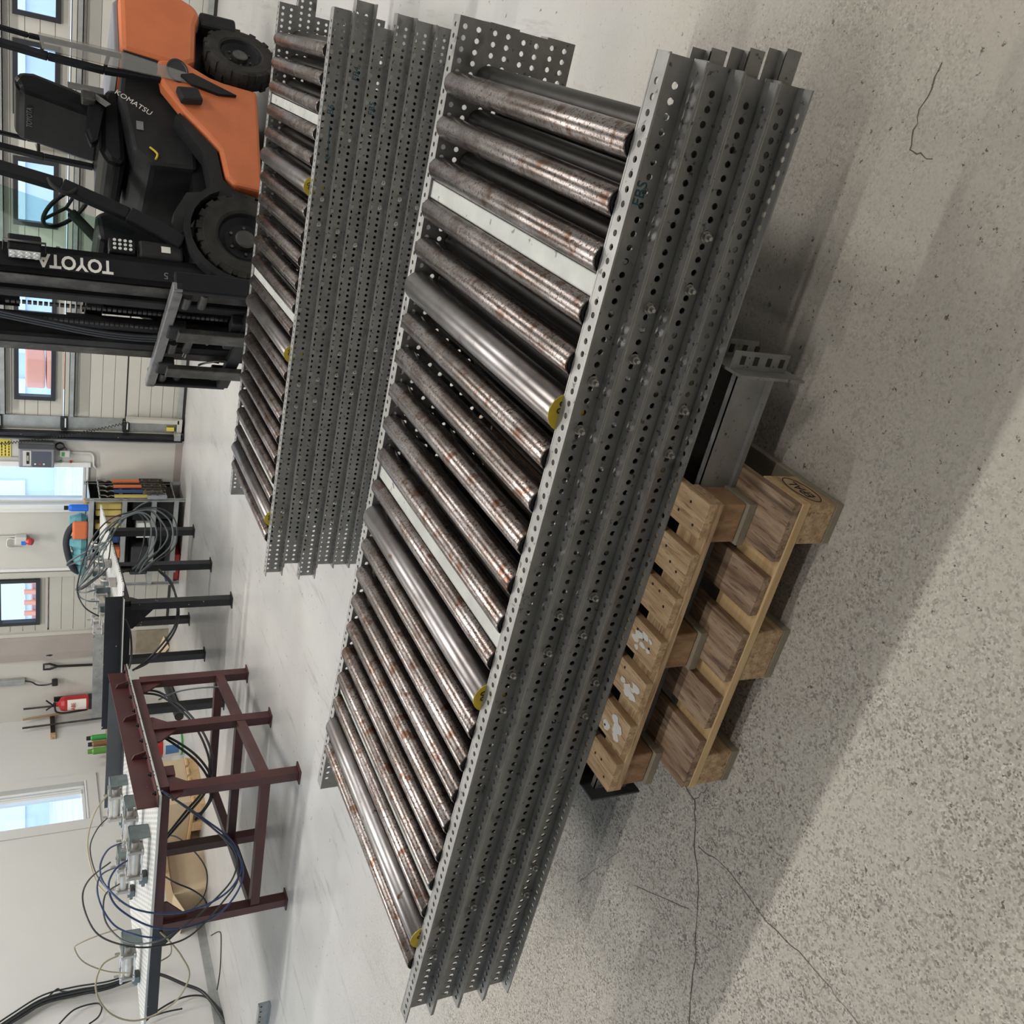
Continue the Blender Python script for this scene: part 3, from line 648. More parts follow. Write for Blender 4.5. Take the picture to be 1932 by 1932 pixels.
# engine hood under the seat, floor plate, front cowl
sideprism(MB(), [(-1.18, .55), (-1.18, .94), (-1.0, .96), (-.60, .90), (-.50, .80), (-.52, .52)], -.36, .36).build('engine_hood', 'black_soft', fk, bevel=.03)
sideprism(MB(), [(-.56, .42), (-.56, .47), (-.16, .47), (-.03, .62), (.02, .60), (-.12, .42)], -.44, .44).build('floor_plate', 'black_soft', fk)
sideprism(MB(), [(-.10, .50), (-.16, 1.02), (-.10, 1.12), (.06, 1.10), (.12, .90), (.12, .50)], -.38, .38).build('dash_cowl', 'black_paint', fk, bevel=.03)
# seat
st = sideprism(MB(), [(-1.10, .93), (-1.10, 1.02), (-1.0, 1.06), (-.66, 1.07), (-.57, 1.03), (-.55, .95), (-.6, .92)], -.25, .25).build('seat_cushion', 'seat', fk, bevel=.035)
bk = sideprism(MB(), [(-.99, 1.03), (-1.06, 1.20), (-1.12, 1.42), (-1.11, 1.50), (-1.05, 1.53), (-.98, 1.50), (-.95, 1.36), (-.90, 1.16), (-.88, 1.04)], -.24, .24).build('seat_back', 'seat', fk, bevel=.045)
text('seat_lettering', 'TOYOTA', .045, 'grey_text', bk, frame((-.957, .02, 1.44), (0, 1, 0), (-.18, 0, .98)), .0008)
sideprism(MB(), [(-1.0, 1.02), (-1.0, 1.12), (-.72, 1.15), (-.62, 1.12), (-.66, 1.08)], .24, .31).build('seat_bolster', 'seat', fk, bevel=.02)
MB().bar((-1.02, .30, 1.04), (-1.02, .30, 1.24), .004, .045).bar((-1.02, .30, 1.16), (-.9, .33, 1.02), .004, .045).build('seat_belt', 'grey_text', fk)
MB().box(-.97, -.90, .29, .35, 1.09, 1.17).build('belt_buckle', 'worn_steel', fk, bevel=.01)
text('hood_lettering', 'KOMATSU', .05, 'white_text', fk, frame((-.93, .3615, .88), (.5, 0, -.87), (-.87, 0, -.5)), .0006)
MB().tube(smooth_path([(-.62, .372, .80), (-.58, .374, .76), (-.54, .37, .77)]), .007).build('dipstick_handle', 'yellow', fk)
MB().box(-.80, -.74, .362, .366, .83, .87).build('hood_sticker', 'grey_text', fk)
# steering
MB().tube([(-.10, .05, 1.05), (-.30, .05, 1.22)], .03, 12).build('steering_column', 'black_soft', fk)
sw = MB().tube([Matrix.Translation((-.33, .05, 1.25)) @ Matrix.Rotation(-.9, 4, 'Y') @ Vector((.16*math.cos(2*PI*k/28), .16*math.sin(2*PI*k/28), 0)) for k in range(29)], .013, 8, False)
for k in range(3): sw.tube([(-.33, .05, 1.25), Matrix.Translation((-.33, .05, 1.25)) @ Matrix.Rotation(-.9, 4, 'Y') @ Vector((.155*math.cos(k*2.09), .155*math.sin(k*2.09), 0))], .01, 6)
sw.build('steering_wheel', 'black_soft', fk)
for k in range(3): MB().tube([(-.12, -.18-.07*k, 1.08), (-.18, -.18-.07*k, 1.28)], .008, 6).lathe([(0, -.02), (.018, -.012), (.02, .006), (0, .022)], Matrix.Translation((-.18, -.18-.07*k, 1.29)), 10).build('hydraulic_lever', 'black_soft', fk)
MB().tube(smooth_path([(-.20, .50, 1.36), (-.14, .53, 1.34), (-.10, .53, 1.27), (-.15, .51, 1.22)]), .012, 8).build('grab_handle', 'black_soft', fk)
# tinted windscreen between the front pillars
MB().add([(.02, -.44, .92), (.02, .44, .92), (-.27, .44, 1.98), (-.27, -.44, 1.98)], [(0, 1, 2, 3)]).add([(.024, -.44, .92), (.024, .44, .92), (-.266, .44, 1.98), (-.266, -.44, 1.98)], [(0, 1, 2, 3)]).build('windscreen', 'tint', fk)
# mast: outer and inner channels, crossmembers, lift cylinders, chains, hoses
for sg in (1, -1):
    y1 = .455*sg; y0 = .335*sg; a, b = min(y0, y1), max(y0, y1)
    MB().box(.20, .235, a, b, .10, 2.05).box(.34, .375, a, b, .10, 2.05).box(.20, .375, (b-.03) if sg > 0 else a, b if sg > 0 else (a+.03), .10, 2.05).build('outer_mast_channel', 'black_paint', fk)
    c0, c1 = sorted((.235*sg, .325*sg))
    MB().box(.24, .262, c0, c1, .12, 2.02).box(.375, .40, c0, c1, .12, 2.02).box(.24, .40, c1-.022 if sg > 0 else c0, c1 if sg > 0 else c0+.022, .12, 2.02).build('inner_mast_channel', 'black_soft', fk)
    MB().box(.378, .384, min(.34*sg, .445*sg), max(.34*sg, .445*sg), .2, 2.0).build('wear_strip', 'worn_steel', fk)
    MB().tube([(.30, .17*sg, .15), (.30, .17*sg, 1.25)], .042, 16).tube([(.30, .17*sg, 1.25), (.30, .17*sg, 1.95)], .028, 14).build('lift_cylinder', 'black_soft', fk)
    ch = MB()
    for k in range(44): ch.box(.345, .357, .09*sg-.014, .09*sg+.014, .35+k*.028, .35+k*.028+.02)
    ch.build('lift_chain', 'worn_steel', fk)['kind'] = 'stuff'
for z in (.16, 1.05, 1.75): MB().box(.21, .25, -.34, .34, z, z+.10).build('mast_crossmember', 'black_paint', fk, bevel=.01)
for k, yy in enumerate((-.05, -.02, .01)):
    MB().tube(smooth_path([(.36, yy, 1.70), (.40, yy-.03, 1.35), (.43, yy-.05, 1.05), (.44, yy-.04, .78), (.43, yy, .62)]), .011, 8).build('hydraulic_hose', 'hose_black', fk)
text('mast_lettering', 'TOYOTA', .115, 'white_text', fk, frame((.285, .4562, 1.23), (0, 0, 1), (1, 0, 0)), .0006, 0., .80, .028)
text('mast_number', '5', .06, 'grey_text', fk, frame((.30, .4562, .76), (0, 0, 1), (1, 0, 0)), .0006)
MB().box(.205, .215, -.22, .34, .12, 1.16).box(.205, .215, -.22, .34, 1.5, 2.0).build('mast_guard_plate', 'black_paint', fk)
# work lamp on the mast
wl_ = MB().box(.20, .30, .47, .55, 1.40, 1.56).build('work_lamp', 'black_paint', fk, bevel=.01)
m = MB()
for i in range(2):
    for j in range(4): m.lathe([(.014, 0), (.012, .004), (0, .002)], axis((.301, .49+.037*i, 1.425+.037*j), (1, 0, 0)), 8)
m.build('lamp_lens', 'white_p', wl_)['kind'] = 'stuff'
MB().box(.298, .3012, .475, .545, 1.405, 1.555).build('lamp_reflector', 'light_grey', wl_)
MB().tube([(.25, .465, 1.38), (.25, .56, 1.38), (.25, .56, 1.58), (.25, .465, 1.58)], .006, 6).build('lamp_bracket', 'worn_steel', fk)
wl2 = MB().box(.10, .19, .40, .47, .92, 1.06).build('work_lamp', 'black_paint', fk, bevel=.01)
m = MB()
for i in range(3):
    for j in range(4): m.lathe([(.010, 0), (.008, .004), (0, .002)], axis((.115+.026*i, .471, .945+.028*j), (0, 1, 0)), 8)
m.build('lamp_lens', 'white_p', wl2)['kind'] = 'stuff'
MB().box(.09, .20, .36, .468, .66, .90).build('valve_housing', 'black_soft', fk, bevel=.015)
MB().box(.12, .16, .4685, .4695, .73, .78).build('housing_sticker', 'white_text', fk)
# carriage with load backrest and two forks
MB().box(.43, .485, -.68, .62, .695, .755).build('carriage_top_bar', 'worn_bright', fk, bevel=.008)
MB().box(.43, .485, -.64, .60, .22, .30).build('carriage_lower_bar', 'black_paint', fk, bevel=.008)
for y in (.59, -.655): MB().box(.36, .485, y-.012, y+.03, .24, .74).build('carriage_side_plate', 'black_paint', fk, bevel=.01)
for y, nm in ((.135, 0), (-.365, 1)):
    f = MB().box(.488, .525, y-.062, y+.062, .06, .665).build('fork', 'worn_steel', fk, bevel=.006)
    MB().prism([(.525, y-.06), (1.25, y-.06), (1.45, y-.03), (1.45, y+.03), (1.25, y+.06), (.525, y+.06)], .06, .095).build('fork_blade', 'worn_steel', f)
    MB().box(.44, .50, y-.075, y+.075, .62, .72).build('fork_hook', 'black_soft', f, bevel=.01)
for y in (.44, -.14, -.58): MB().tube([(.44, y-.06, .655), (.44, y+.06, .655)], .03, 14).tube([(.43, y-.07, .56), (.43, y+.08, .56)], .026, 14).build('sideshift_cylinder', 'worn_steel', fk)
for y0_, y1_ in ((.02, .10), (-.30, -.2)): MB().tube([(.43, y0_, .56), (.43, y1_, .56)], .012, 10).build('cylinder_rod', 'chrome', fk)
for y in (.05, -.25): MB().tube(smooth_path([(.46, y, .30), (.48, y+.02, .36), (.47, y-.05, .44), (.46, y-.1, .46)]), .007, 8).build('brake_pipe', 'worn_steel', fk)
for y in (.2, -.02, -.5): MB().box(.40, .47, y-.06, y+.06, .24, .36).build('carriage_bracket', 'black_soft', fk, bevel=.01)

# ------------------------------------------------------------------ two benches with pneumatic cylinders
def leg(t, p, zt, mat, s=.062):
    x, y = p; l_ = MB().box(x-s/2, x+s/2, y-s/2, y+s/2, .008, zt).build('leg', mat, t)
    MB().box(x-s*.8, x+s*.8, y-s*.8, y+s*.8, 0, .008).build('foot_plate', mat, l_)
def beam(t, a, b, z, mat, wd=.06, ht=.06, name='frame_rail'): return MB().bar((a[0], a[1], z), (b[0], b[1], z), wd, ht).build(name, mat, t)
def gusset(t, p, dr, mat, z=.755, s=.14):
    d_ = Vector((dr[0], dr[1], 0)).normalized(); m = MB().prism([(0, 0), (s+.03, 0), (s+.03, -.02), (.04, -s), (0, -s)], -.006, .006, frame((p[0], p[1], z), d_, (0, 0, 1))); return m.build('gusset', mat, t)
rb = thing('test_bench', 'maroon steel framed bench with perforated top and air cylinders, nearest the left', 'bench', (0, 0, 0))
R1, R2, R3, R4 = (2.573, -5.09), (3.522, -4.95), (3.357, -4.226), (3.179, -3.509)
R5, R6 = (2.41, -4.37), (2.235, -3.65)
ZT = .755
for p in (R1, R2, R3, R4, R5, R6): leg(rb, p, ZT, 'maroon')
beam(rb, R2, R4, ZT+.03, 'maroon'); beam(rb, R1, R6, ZT+.03, 'maroon'); beam(rb, R1, R2, ZT+.03, 'maroon'); beam(rb, R4, R6, ZT+.03, 'maroon'); beam(rb, R3, R5, ZT+.03, 'maroon')
ex = (R1[0]-.72, R1[1]-.07); beam(rb, R1, ex, ZT+.028, 'bench_black', .05, .064)
ZB = .205
beam(rb, R1, R2, ZB, 'maroon', .055, .055, 'lower_rail'); beam(rb, R2, R4, ZB, 'maroon', .055, .055, 'lower_rail'); beam(rb, R1, R5, ZB, 'maroon', .055, .055, 'lower_rail'); beam(rb, R5, R3, ZB, 'maroon', .055, .055, 'lower_rail'); beam(rb, R5, R6, ZB, 'maroon', .055, .055, 'lower_rail'); beam(rb, R4, R6, ZB, 'maroon', .055, .055, 'lower_rail')
gusset(rb, R2, (-.17, .7), 'maroon'); gusset(rb, R2, (.17, -.7), 'maroon', s=.07); gusset(rb, R3, (-.17, .7), 'maroon'); gusset(rb, R3, (.17, -.7), 'maroon'); gusset(rb, R4, (.17, -.7), 'maroon'); gusset(rb, R1, (1, .1), 'maroon'); gusset(rb, R1, (-1, -.1), 'bench_black')
top = [(3.60, -5.05), (3.20, -3.40), (1.95, -3.45), (1.62, -5.17)]
MB().prism(top, .8155, .8265).build('perforated_top', 'perf', rb)
MB().prism([(3.605, -5.055), (3.59, -5.045), (1.615, -5.165), (1.615, -5.18)], .812, .8275).build('top_edge', 'light_grey', rb)
# upright maroon channel along the right edge, dark angle along the back
a, b = Vector((3.585, -5.06, .83)), Vector((3.16, -3.28, .83)); d_ = (b-a).normalized(); nx = Vector((d_.y, -d_.x, 0))
mc = MB().bar(a+Vector((0, 0, .055))-nx*.05, b+Vector((0, 0, .055))-nx*.05, .008, .115).bar(a-nx*.02, b-nx*.02, .075, .007).build('edge_channel', 'maroon', rb)
m = MB()
for k in range(9):
    p = a.lerp(b, .04+k*.115)-nx*.008; m.lathe([(0, .004), (.014, .004), (.014, .014), (.007, .014), (.007, .024), (0, .024)], Matrix.Translation(p), 6, False)
m.build('edge_bolts', 'bench_black', mc)['kind'] = 'stuff'
for k in range(3):
    p = a.lerp(b, .30+k*.28)-nx*.047; MB().prism([(0, 0), (.05, 0), (.03, .07), (0, .085)], -.006, .006, frame(p, nx, (0, 0, 1))).build('edge_web', 'maroon', mc)
MB().bar(a+Vector((0, 0, -.012))+nx*.01, b+Vector((0, 0, -.012))+nx*.01, .02, .006).build('edge_lip', 'light_grey', mc)
MB().box(3.44, 3.50, -4.80, -4.72, .70, .757).build('stop_lug', 'maroon', rb)
MB().bar((3.12, -3.40, .885), (1.98, -3.47, .885), .008, .115).bar((3.12, -3.42, .831), (1.98, -3.49, .831), .05, .007).build('back_angle', 'dark_grey', rb)

kb = thing('test_bench', 'black steel framed bench with perforated top and air cylinders, behind the maroon one', 'bench', (0, 0, 0))
K1, K2, K3, K4, K5, K6 = (3.364, -2.786), (3.154, -1.899), (2.983, -1.0), (2.06, -1.157), (2.256, -2.008), (2.427, -2.908)
for p in (K1, K2, K3, K4, K5, K6): leg(kb, p, ZT, 'bench_black')
for p, q in ((K1, K3), (K6, K4), (K1, K6), (K3, K4), (K2, K5)): beam(kb, p, q, ZT+.03, 'bench_black')
gusset(kb, K1, (-.2, .9), 'bench_black', s=.12); gusset(kb, K1, (-1, -.15), 'bench_black', s=.17); gusset(kb, K2, (.2, -.9), 'bench_black', s=.1)
MB().prism([(3.60, -2.86), (3.18, -.82), (2.0, -1.0), (2.30, -3.02)], .8155, .8265).build('perforated_top', 'perf', kb)
m_ = MB().bar((3.54, -2.93, .89), (2.42, -3.08, .89), .008, .12).bar((3.54, -2.955, .831), (2.42, -3.105, .831), .06, .007).build('front_channel', 'bench_black', kb)
MB().bar((3.55, -2.985, .826), (2.42, -3.135, .826), .012, .008).build('channel_lip', 'light_grey', m_)
MB().bar((2.70, -2.03, .885), (1.80, -2.20, .885), .012, .125).build('cross_flat', 'galv', kb)

def cylinder(nm_label, p, ang, s=1., bracket=True, hgt=.075, grp='air cylinders on the benches'):
    t = thing('air_cylinder', nm_label, 'air cylinder', p, ang, grp); t.scale = (s, s, s); z = hgt
    X = axis((0, 0, 0), (1, 0, 0), (0, 0, 1))
    MB().lathe([(0, -.085), (.034, -.085), (.034, .085), (0, .085)], axis((0, 0, z), (1, 0, 0), (0, 0, 1)), 22).build('barrel', 'cyl', t)
    for x in (-.105, .085):
        c = MB().box(x, x+.022, -.045, .045, z-.045, z+.045).build('end_cap', 'cyl_cap', t, bevel=.004)
        m = MB()
        for yy in (-.036, .036):
            for zz in (z-.036, z+.036): m.lathe([(0, -.012), (.009, -.012), (.009, .034), (0, .034)], axis((x, yy, zz), (1, 0, 0)), 8)
        m.build('tie_rod_nut', 'bolt', c)['kind'] = 'stuff'
        MB().tube([(x+.011, .0, z+.045), (x+.011, 0, z+.075)], .008, 8).build('hose_fitting', 'bolt', t)
    m = MB()
    for yy in (-.036, .036):
        for zz in (z-.036, z+.036): m.tube([(-.10, yy, zz), (.10, yy, zz)], .0045, 6)
    m.build('tie_rods', 'chrome', t)['kind'] = 'stuff'
    MB().tube([(.107, 0, z), (.15, 0, z)], .02, 14).build('rod_gland', 'cyl_cap', t)
    if bracket:
        b_ = MB().box(.14, .215, -.055, .055, z+.030, z+.040).box(.205, .215, -.055, .055, .002, z+.03).build('mount_bracket', 'bracket', t, bevel=.004)
        MB().lathe([(0, .0), (.016, 0), (.016, .006), (.01, .006), (.01, .012), (0, .012)], Matrix.Translation((.178, -.015, z+.040)), 8, False).build('bracket_bolt', 'bolt', b_)
    MB().box(-.16, -.105, -.03, .03, .001, .045).box(-.20, -.15, -.012, .012, .01, .03).build('rear_foot', 'bracket', t, bevel=.004)
    return t
zt = .8268
a4 = math.radians(4)
cylinder('air cylinder standing alone at the back of the maroon bench by the dark angle', (2.30, -3.78, zt), a4, 1.05)
cylinder('air cylinder nearest the front edge of the maroon bench, navy hoses on it', (2.90, -4.86, zt), a4, 1.05)
cylinder('air cylinder behind the front one on the maroon bench', (2.86, -4.55, zt), a4, 1.0)
cylinder('air cylinder at the back left of the maroon bench with its rusty bracket end', (2.28, -4.42, zt), a4, 1.05)
cylinder('leftmost air cylinder on the maroon bench, above the black bench rail', (1.99, -4.87, zt), a4, 1.05)
a5 = math.radians(-78)
for k, (x, y, lb) in enumerate([(3.13, -2.68, 'air cylinder on the black bench closest to its front channel'), (3.04, -2.27, 'second air cylinder from the front on the black bench'), (2.95, -1.86, 'third air cylinder from the front on the black bench'), (2.86, -1.45, 'farthest air cylinder on the black bench, under looping hoses'), (2.62, -1.95, 'air cylinder on the left side of the black bench')]):
    cylinder(lb, (x, y, zt), a5+PI, 1.05, bracket=k < 4)
for k in range(3):
    t = thing('air_valve', ['small air valve with bent pipe at the front right of the black bench', 'small air valve in the middle right of the black bench', 'small air valve at the far right of the black bench'][k], 'valve', (3.36-.1*k, -2.45+.45*k, zt), .2, 'air valves on the black bench')
    MB().box(-.025, .025, -.05, .05, 0, .06).build('valve_body', 'cyl_cap', t, bevel=.006)
    MB().tube(smooth_path([(0, .03, .06), (0, .05, .10), (0, .10, .11), (0, .12, .07)]), .009, 8).build('bent_pipe', 'cyl', t)
    MB().lathe([(0, 0), (.018, 0), (.018, .04), (0, .045)], Matrix.Translation((0, -.03, .06)), 12).build('valve_knob', 'bracket', t)
# ------------------------------------------------------------------ air hoses
def hose(label, mat, pts, r=.0055, grp=None, plane='Y', name='air_hose'):
    P = [{'Y': ptY, 'X': ptX, 'Z': ptZ}[plane](x, y, d) for x, y, d in pts]
    o = MB().tube(smooth_path(P, 7), r, 7).build(name, mat); return tag(o, label, 'hose' if 'hose' in name else 'cable', grp)
G1 = 'hoses of the maroon bench'
hose('navy air hose looping wide in front of the maroon bench from its second cylinder', 'hose_blue', [(233, 1590, -4.55), (205, 1602, -4.7), (189, 1635, -4.9), (200, 1672, -5.05), (255, 1715, -5.22), (340, 1722, -5.22), (420, 1690, -5.2), (455, 1640, -5.15), (438, 1588, -5.1), (385, 1545, -5.06), (330, 1508, -5.04), (305, 1492, -5.03)], .006, G1)
hose('bright navy air hose hanging lowest in front of the maroon bench', 'hose_blue', [(243, 1622, -4.85), (218, 1640, -4.95), (205, 1672, -5.05), (222, 1712, -5.15), (285, 1748, -5.24), (350, 1750, -5.24), (418, 1720, -5.22), (457, 1660, -5.16), (446, 1605, -5.12), (380, 1545, -5.07), (322, 1503, -5.04)], .006, G1)
hose('dark air hose making the outermost loop round the left end of the maroon bench', 'hose_black', [(208, 1627, -4.45), (168, 1660, -4.7), (156, 1700, -4.9), (180, 1758, -5.1), (232, 1783, -5.22), (292, 1786, -5.26), (358, 1766, -5.26), (420, 1702, -5.22), (450, 1650, -5.16), (422, 1582, -5.1), (318, 1500, -5.04)], .0055, G1)
hose('dark air hose curling from the back left cylinder down past the bench edge', 'hose_black', [(225, 1668, -4.5), (198, 1690, -4.7), (200, 1740, -4.9), (240, 1778, -5.1), (300, 1775, -5.24), (350, 1745, -5.24), (392, 1710, -5.2), (440, 1655, -5.16), (440, 1600, -5.12), (360, 1530, -5.06), (310, 1496, -5.03)], .0055, G1)
hose('dark blue air hose in the inner loop left of the maroon bench', 'hose_blue', [(232, 1632, -4.6), (190, 1652, -4.8), (186, 1695, -4.95), (215, 1745, -5.1), (262, 1765, -5.2), (300, 1770, -5.22)], .0055, G1)
hose('yellowed clear hose arching left from the lone back cylinder', 'hose_tan', [(203, 1500, -3.8), (178, 1535, -3.9), (165, 1595, -4.0), (180, 1660, -4.3), (205, 1690, -4.5), (225, 1700, -4.6)], .0055, G1)
hose('thin dark hose beside the yellowed one at the lone back cylinder', 'hose_black', [(203, 1543, -3.8), (183, 1565, -3.9), (170, 1600, -4.0), (182, 1650, -4.3), (210, 1685, -4.5)], .0045, G1)
hose('yellowed hose in a big ring round the left tip of the maroon bench', 'hose_tan', [(223, 1803, -4.95), (192, 1822, -5.05), (181, 1868, -5.15), (208, 1912, -5.22), (262, 1925, -5.26), (328, 1892, -5.26), (357, 1842, -5.24), (343, 1805, -5.2), (322, 1778, -5.16), (302, 1758, -5.12)], .0055, G1)
hose('pale hose sticking out farthest left over the maroon bench', 'hose_tan', [(226, 1752, -4.9), (185, 1765, -4.9), (150, 1780, -4.9), (141, 1790, -4.9), (158, 1815, -4.9), (200, 1832, -4.9), (245, 1836, -4.95)], .0045, G1)
hose('pale hose crossing below the left end of the maroon bench', 'hose_tan', [(300, 1760, -5.1), (320, 1775, -4.9), (322, 1800, -4.8), (300, 1815, -4.8)], .0045, G1)
G2 = 'black hoses under the maroon bench'
hose('black hose sweeping under the maroon bench from its back right corner', 'hose_black', [(268, 1303, -3.6), (300, 1306, -3.6), (345, 1335, -3.8), (385, 1385, -4.1), (402, 1440, -4.4), (390, 1490, -4.6), (355, 1535, -4.7), (318, 1578, -4.6), (300, 1600, -4.6)], .008, G2)
hose('second black hose sweeping under the maroon bench just inside the first', 'hose_black', [(270, 1308, -3.62), (305, 1314, -3.65), (350, 1348, -3.85), (380, 1392, -4.1), (396, 1445, -4.4), (384, 1490, -4.6), (350, 1532, -4.7), (312, 1580, -4.6), (298, 1600, -4.6)], .008, G2)
hose('black hose slanting from the middle leg of the maroon bench to its lower loop', 'hose_black', [(295, 1380, -4.2), (340, 1403, -4.3), (375, 1430, -4.4), (398, 1465, -4.5), (400, 1505, -4.6), (372, 1545, -4.7)], .008, G2)
hose('lower black hose slanting from the middle leg of the maroon bench', 'hose_black', [(297, 1384, -4.2), (335, 1408, -4.3), (372, 1438, -4.4), (394, 1472, -4.5), (396, 1508, -4.6), (368, 1548, -4.7)], .008, G2)
hose('slack black hose hanging behind the maroon bench near the cartons', 'hose_black', [(300, 1575, -4.2), (335, 1580, -4.0), (370, 1610, -3.9), (390, 1645, -3.9), (385, 1690, -4.1), (355, 1720, -4.3), (300, 1735, -4.5)], .006, G2)
hose('slack black hose hanging behind the left leg of the maroon bench', 'hose_black', [(298, 1645, -4.6), (330, 1665, -4.5), (365, 1680, -4.5), (388, 1700, -4.5), (390, 1725, -4.6)], .006, G2)
hose('straight thin hose stretched to the lower rail of the maroon bench', 'hose_grey', [(300, 1320, -3.6), (335, 1305, -3.8), (375, 1298, -3.9), (412, 1296, -3.95)], .006, G2)
G3 = 'hoses of the black bench'
base = [(187, 1163), (160, 1146), (146, 1115), (146, 1085), (156, 1050), (177, 1015), (206, 985), (243, 965), (292, 955), (326, 975), (337, 1003), (328, 1035), (292, 1062), (268, 1080)]
names = ['outermost', 'second', 'third', 'fourth', 'fifth', 'sixth', 'innermost']
for k in range(7):
    f = 1-.10*k; cx, cy = 235, 1040
    pts = []
    for i, (x, y) in enumerate(base):
        u = i/(len(base)-1); ww = f if 2 < i else 1.
        pts.append((cx+(x-cx)*(ww if k % 2 else ww*.97)+random.uniform(-3, 3), cy+(y-cy)*(.75+.25*ww)+random.uniform(-4, 4), -2.55+.35*math.sin(u*PI)+.05*k))
    st_ = [(187, 1163), (187, 1135), (183, 1112), (186, 1086), (186, 1062), (184, 1048), (184, 1035)][k]
    pts[0] = (*st_, -2.5); pts[1] = ((st_[0]+pts[2][0])/2-6, (st_[1]+pts[2][1])/2+6, -2.5)
    hose(names[k]+' grey green air hose of the tangle over the black bench', 'hose_grey' if k % 3 else 'hose_black', pts, .006, G3)
hose('pale air hose folded into a narrow loop above the black bench', 'hose_grey', [(205, 1020, -2.2), (165, 1040, -2.2), (133, 1058, -2.2), (126, 1066, -2.2), (136, 1064, -2.2), (165, 1050, -2.25), (200, 1030, -2.3)], .007, G3)
hose('straight air hose rising over the shelf end from the black bench', 'hose_grey', [(150, 1068, -2.2), (190, 1035, -2.1), (230, 985, -1.9), (262, 955, -1.7), (285, 945, -1.6)], .006, G3)
hose('black air hose hanging from the black bench almost to the floor', 'hose_black', [(300, 1078, -2.2), (320, 1098, -2.4), (334, 1130, -2.6), (337, 1160, -2.8), (330, 1190, -2.9), (306, 1225, -3.0), (280, 1250, -3.05), (256, 1262, -3.1)], .008, G3)
hose('black air hose beside the one hanging lowest from the black bench', 'hose_black', [(300, 1075, -2.2), (322, 1096, -2.4), (332, 1128, -2.6), (334, 1160, -2.8), (326, 1188, -2.9), (300, 1222, -3.0), (272, 1250, -3.05), (250, 1265, -3.1)], .008, G3)
hose('short black hose hanging below the front channel of the black bench', 'hose_black', [(236, 1168, -2.95), (245, 1190, -2.98), (248, 1220, -3.0), (247, 1245, -3.05), (243, 1262, -3.1)], .008, G3)
G4 = 'black cables at the left wall'
for k, lb in enumerate(['thickest black cable of the bundle sagging along the left wall', 'upper black cable of the bundle along the left wall', 'lower black cable of the bundle along the left wall', 'loosest black cable of the bundle along the left wall']):
    o = (0, -5, 5, -12)[k]
    hose(lb, 'hose_black', [(-30, 1960+o, .05), (22, 1925+o, .05), (80, 1890+o, .06), (140, 1874+o, .07), (205, 1861+o*.8, .09), (265, 1840+o*.6, .1), (300, 1838, .08), (345, 1856, .06), (385, 1874, .05), (424, 1926+o, .05)], (.014, .009, .009, .007)[k], G4, 'X', 'cable')
hose('black cable kinked out over the bundle on the left wall', 'hose_black', [(20, 1932, .06), (70, 1900, .06), (106, 1867, .06), (116, 1870, .06), (150, 1872, .07), (180, 1874, .08)], .006, G4, 'X', 'cable')
hose('black cable hooked into a loop low on the left wall', 'hose_black', [(110, 1934, .05), (140, 1905, .05), (180, 1893, .05), (192, 1900, .05), (186, 1918, .05), (168, 1932, .05)], .007, G4, 'X', 'cable')
hose('black cable curling up from the skirting at the bottom left', 'hose_black', [(265, 1936, .06), (300, 1905, .06), (345, 1882, .06), (385, 1880, .05), (412, 1905, .05), (426, 1925, .05)], .008, G4, 'X', 'cable')
hose('straight black cable end pointing from the bench tip at the left wall', 'hose_black', [(275, 1922, .08), (310, 1910, .08), (344, 1903, .08)], .007, G4, 'X', 'cable')

# ------------------------------------------------------------------ shelf by the wall
sh = thing('steel_shelf', 'grey steel shelf rack against the back wall under the window', 'shelf', (2.03, -.43, 0))
for x in (0, .99):
    for y in (0, .37): MB().box(x-.02, x+.02, y-.003, y+.003, 0, .92).box(x-.003, x+.003, y-.02, y+.02, 0, .92).build('post', 'galv_light', sh)
for z in (.10, .31, .585, .885): MB().box(-.02, 1.01, -.01, .38, z, z+.006).box(-.02, 1.01, -.012, -.009, z-.035, z+.006).build('shelf_board', 'galv_light', sh)
sb = MB().box(-.02, 1.01, .36, .365, .1, .9).build('back_sheet', 'black_soft', sh)
def item(name, label, cat, loc, mb, mat, bevel=.01, grp=None, rz=0.):
    o = mb.build(name, mat, bevel=bevel); o.location = loc; o.rotation_euler = (0, 0, rz); return tag(o, label, cat, grp)
S0 = Vector((2.03, -.43, 0))
def onshelf(x, y, z): return S0+Vector((x, y, z+.0065))
t = thing('spray_bottle', 'blue bottle with black cap on top of the steel shelf', 'bottle', onshelf(.84, .12, .885))
MB().lathe([(0, 0), (.034, 0), (.036, .01), (.036, .15), (.03, .17), (.018, .18), (0, .18)], None, 18).build('bottle_body', 'blue', t)
MB().lathe([(.02, .18), (.022, .185), (.022, .215), (0, .217)], None, 14).build('bottle_cap', 'hole_dark', t)
t = thing('work_jacket', 'crumpled teal and black jacket heaped on top of the steel shelf', 'jacket', onshelf(.42, .16, .885))
m = MB()
for k in range(9): m.lathe([(0, 0), (.07, .01), (.085, .06), (.05, .12+.02*(k % 3)), (0, .13+.02*(k % 3))], Matrix.Translation((-.28+.065*k, random.uniform(-.05, .05), 0)), 9)
m.build('cloth_heap', 'teal', t)
MB().tube(smooth_path([(-.33, -.05, .03), (-.25, -.09, .12), (-.1, -.08, .17), (.05, -.06, .19), (.18, -.05, .16), (.25, -.03, .09)]), .032, 8).build('black_sleeve', 'cloth_dark', t)
MB().box(.10, .30, -.12, -.08, .0, .14).build('orange_panel', 'orange_web', t, bevel=.02)
item('glove', 'brown work glove hanging over the right end of the shelf top', 'glove', onshelf(.95, .05, .885), MB().box(-.03, .03, -.03, .03, 0, .05), 'card_in', .02)
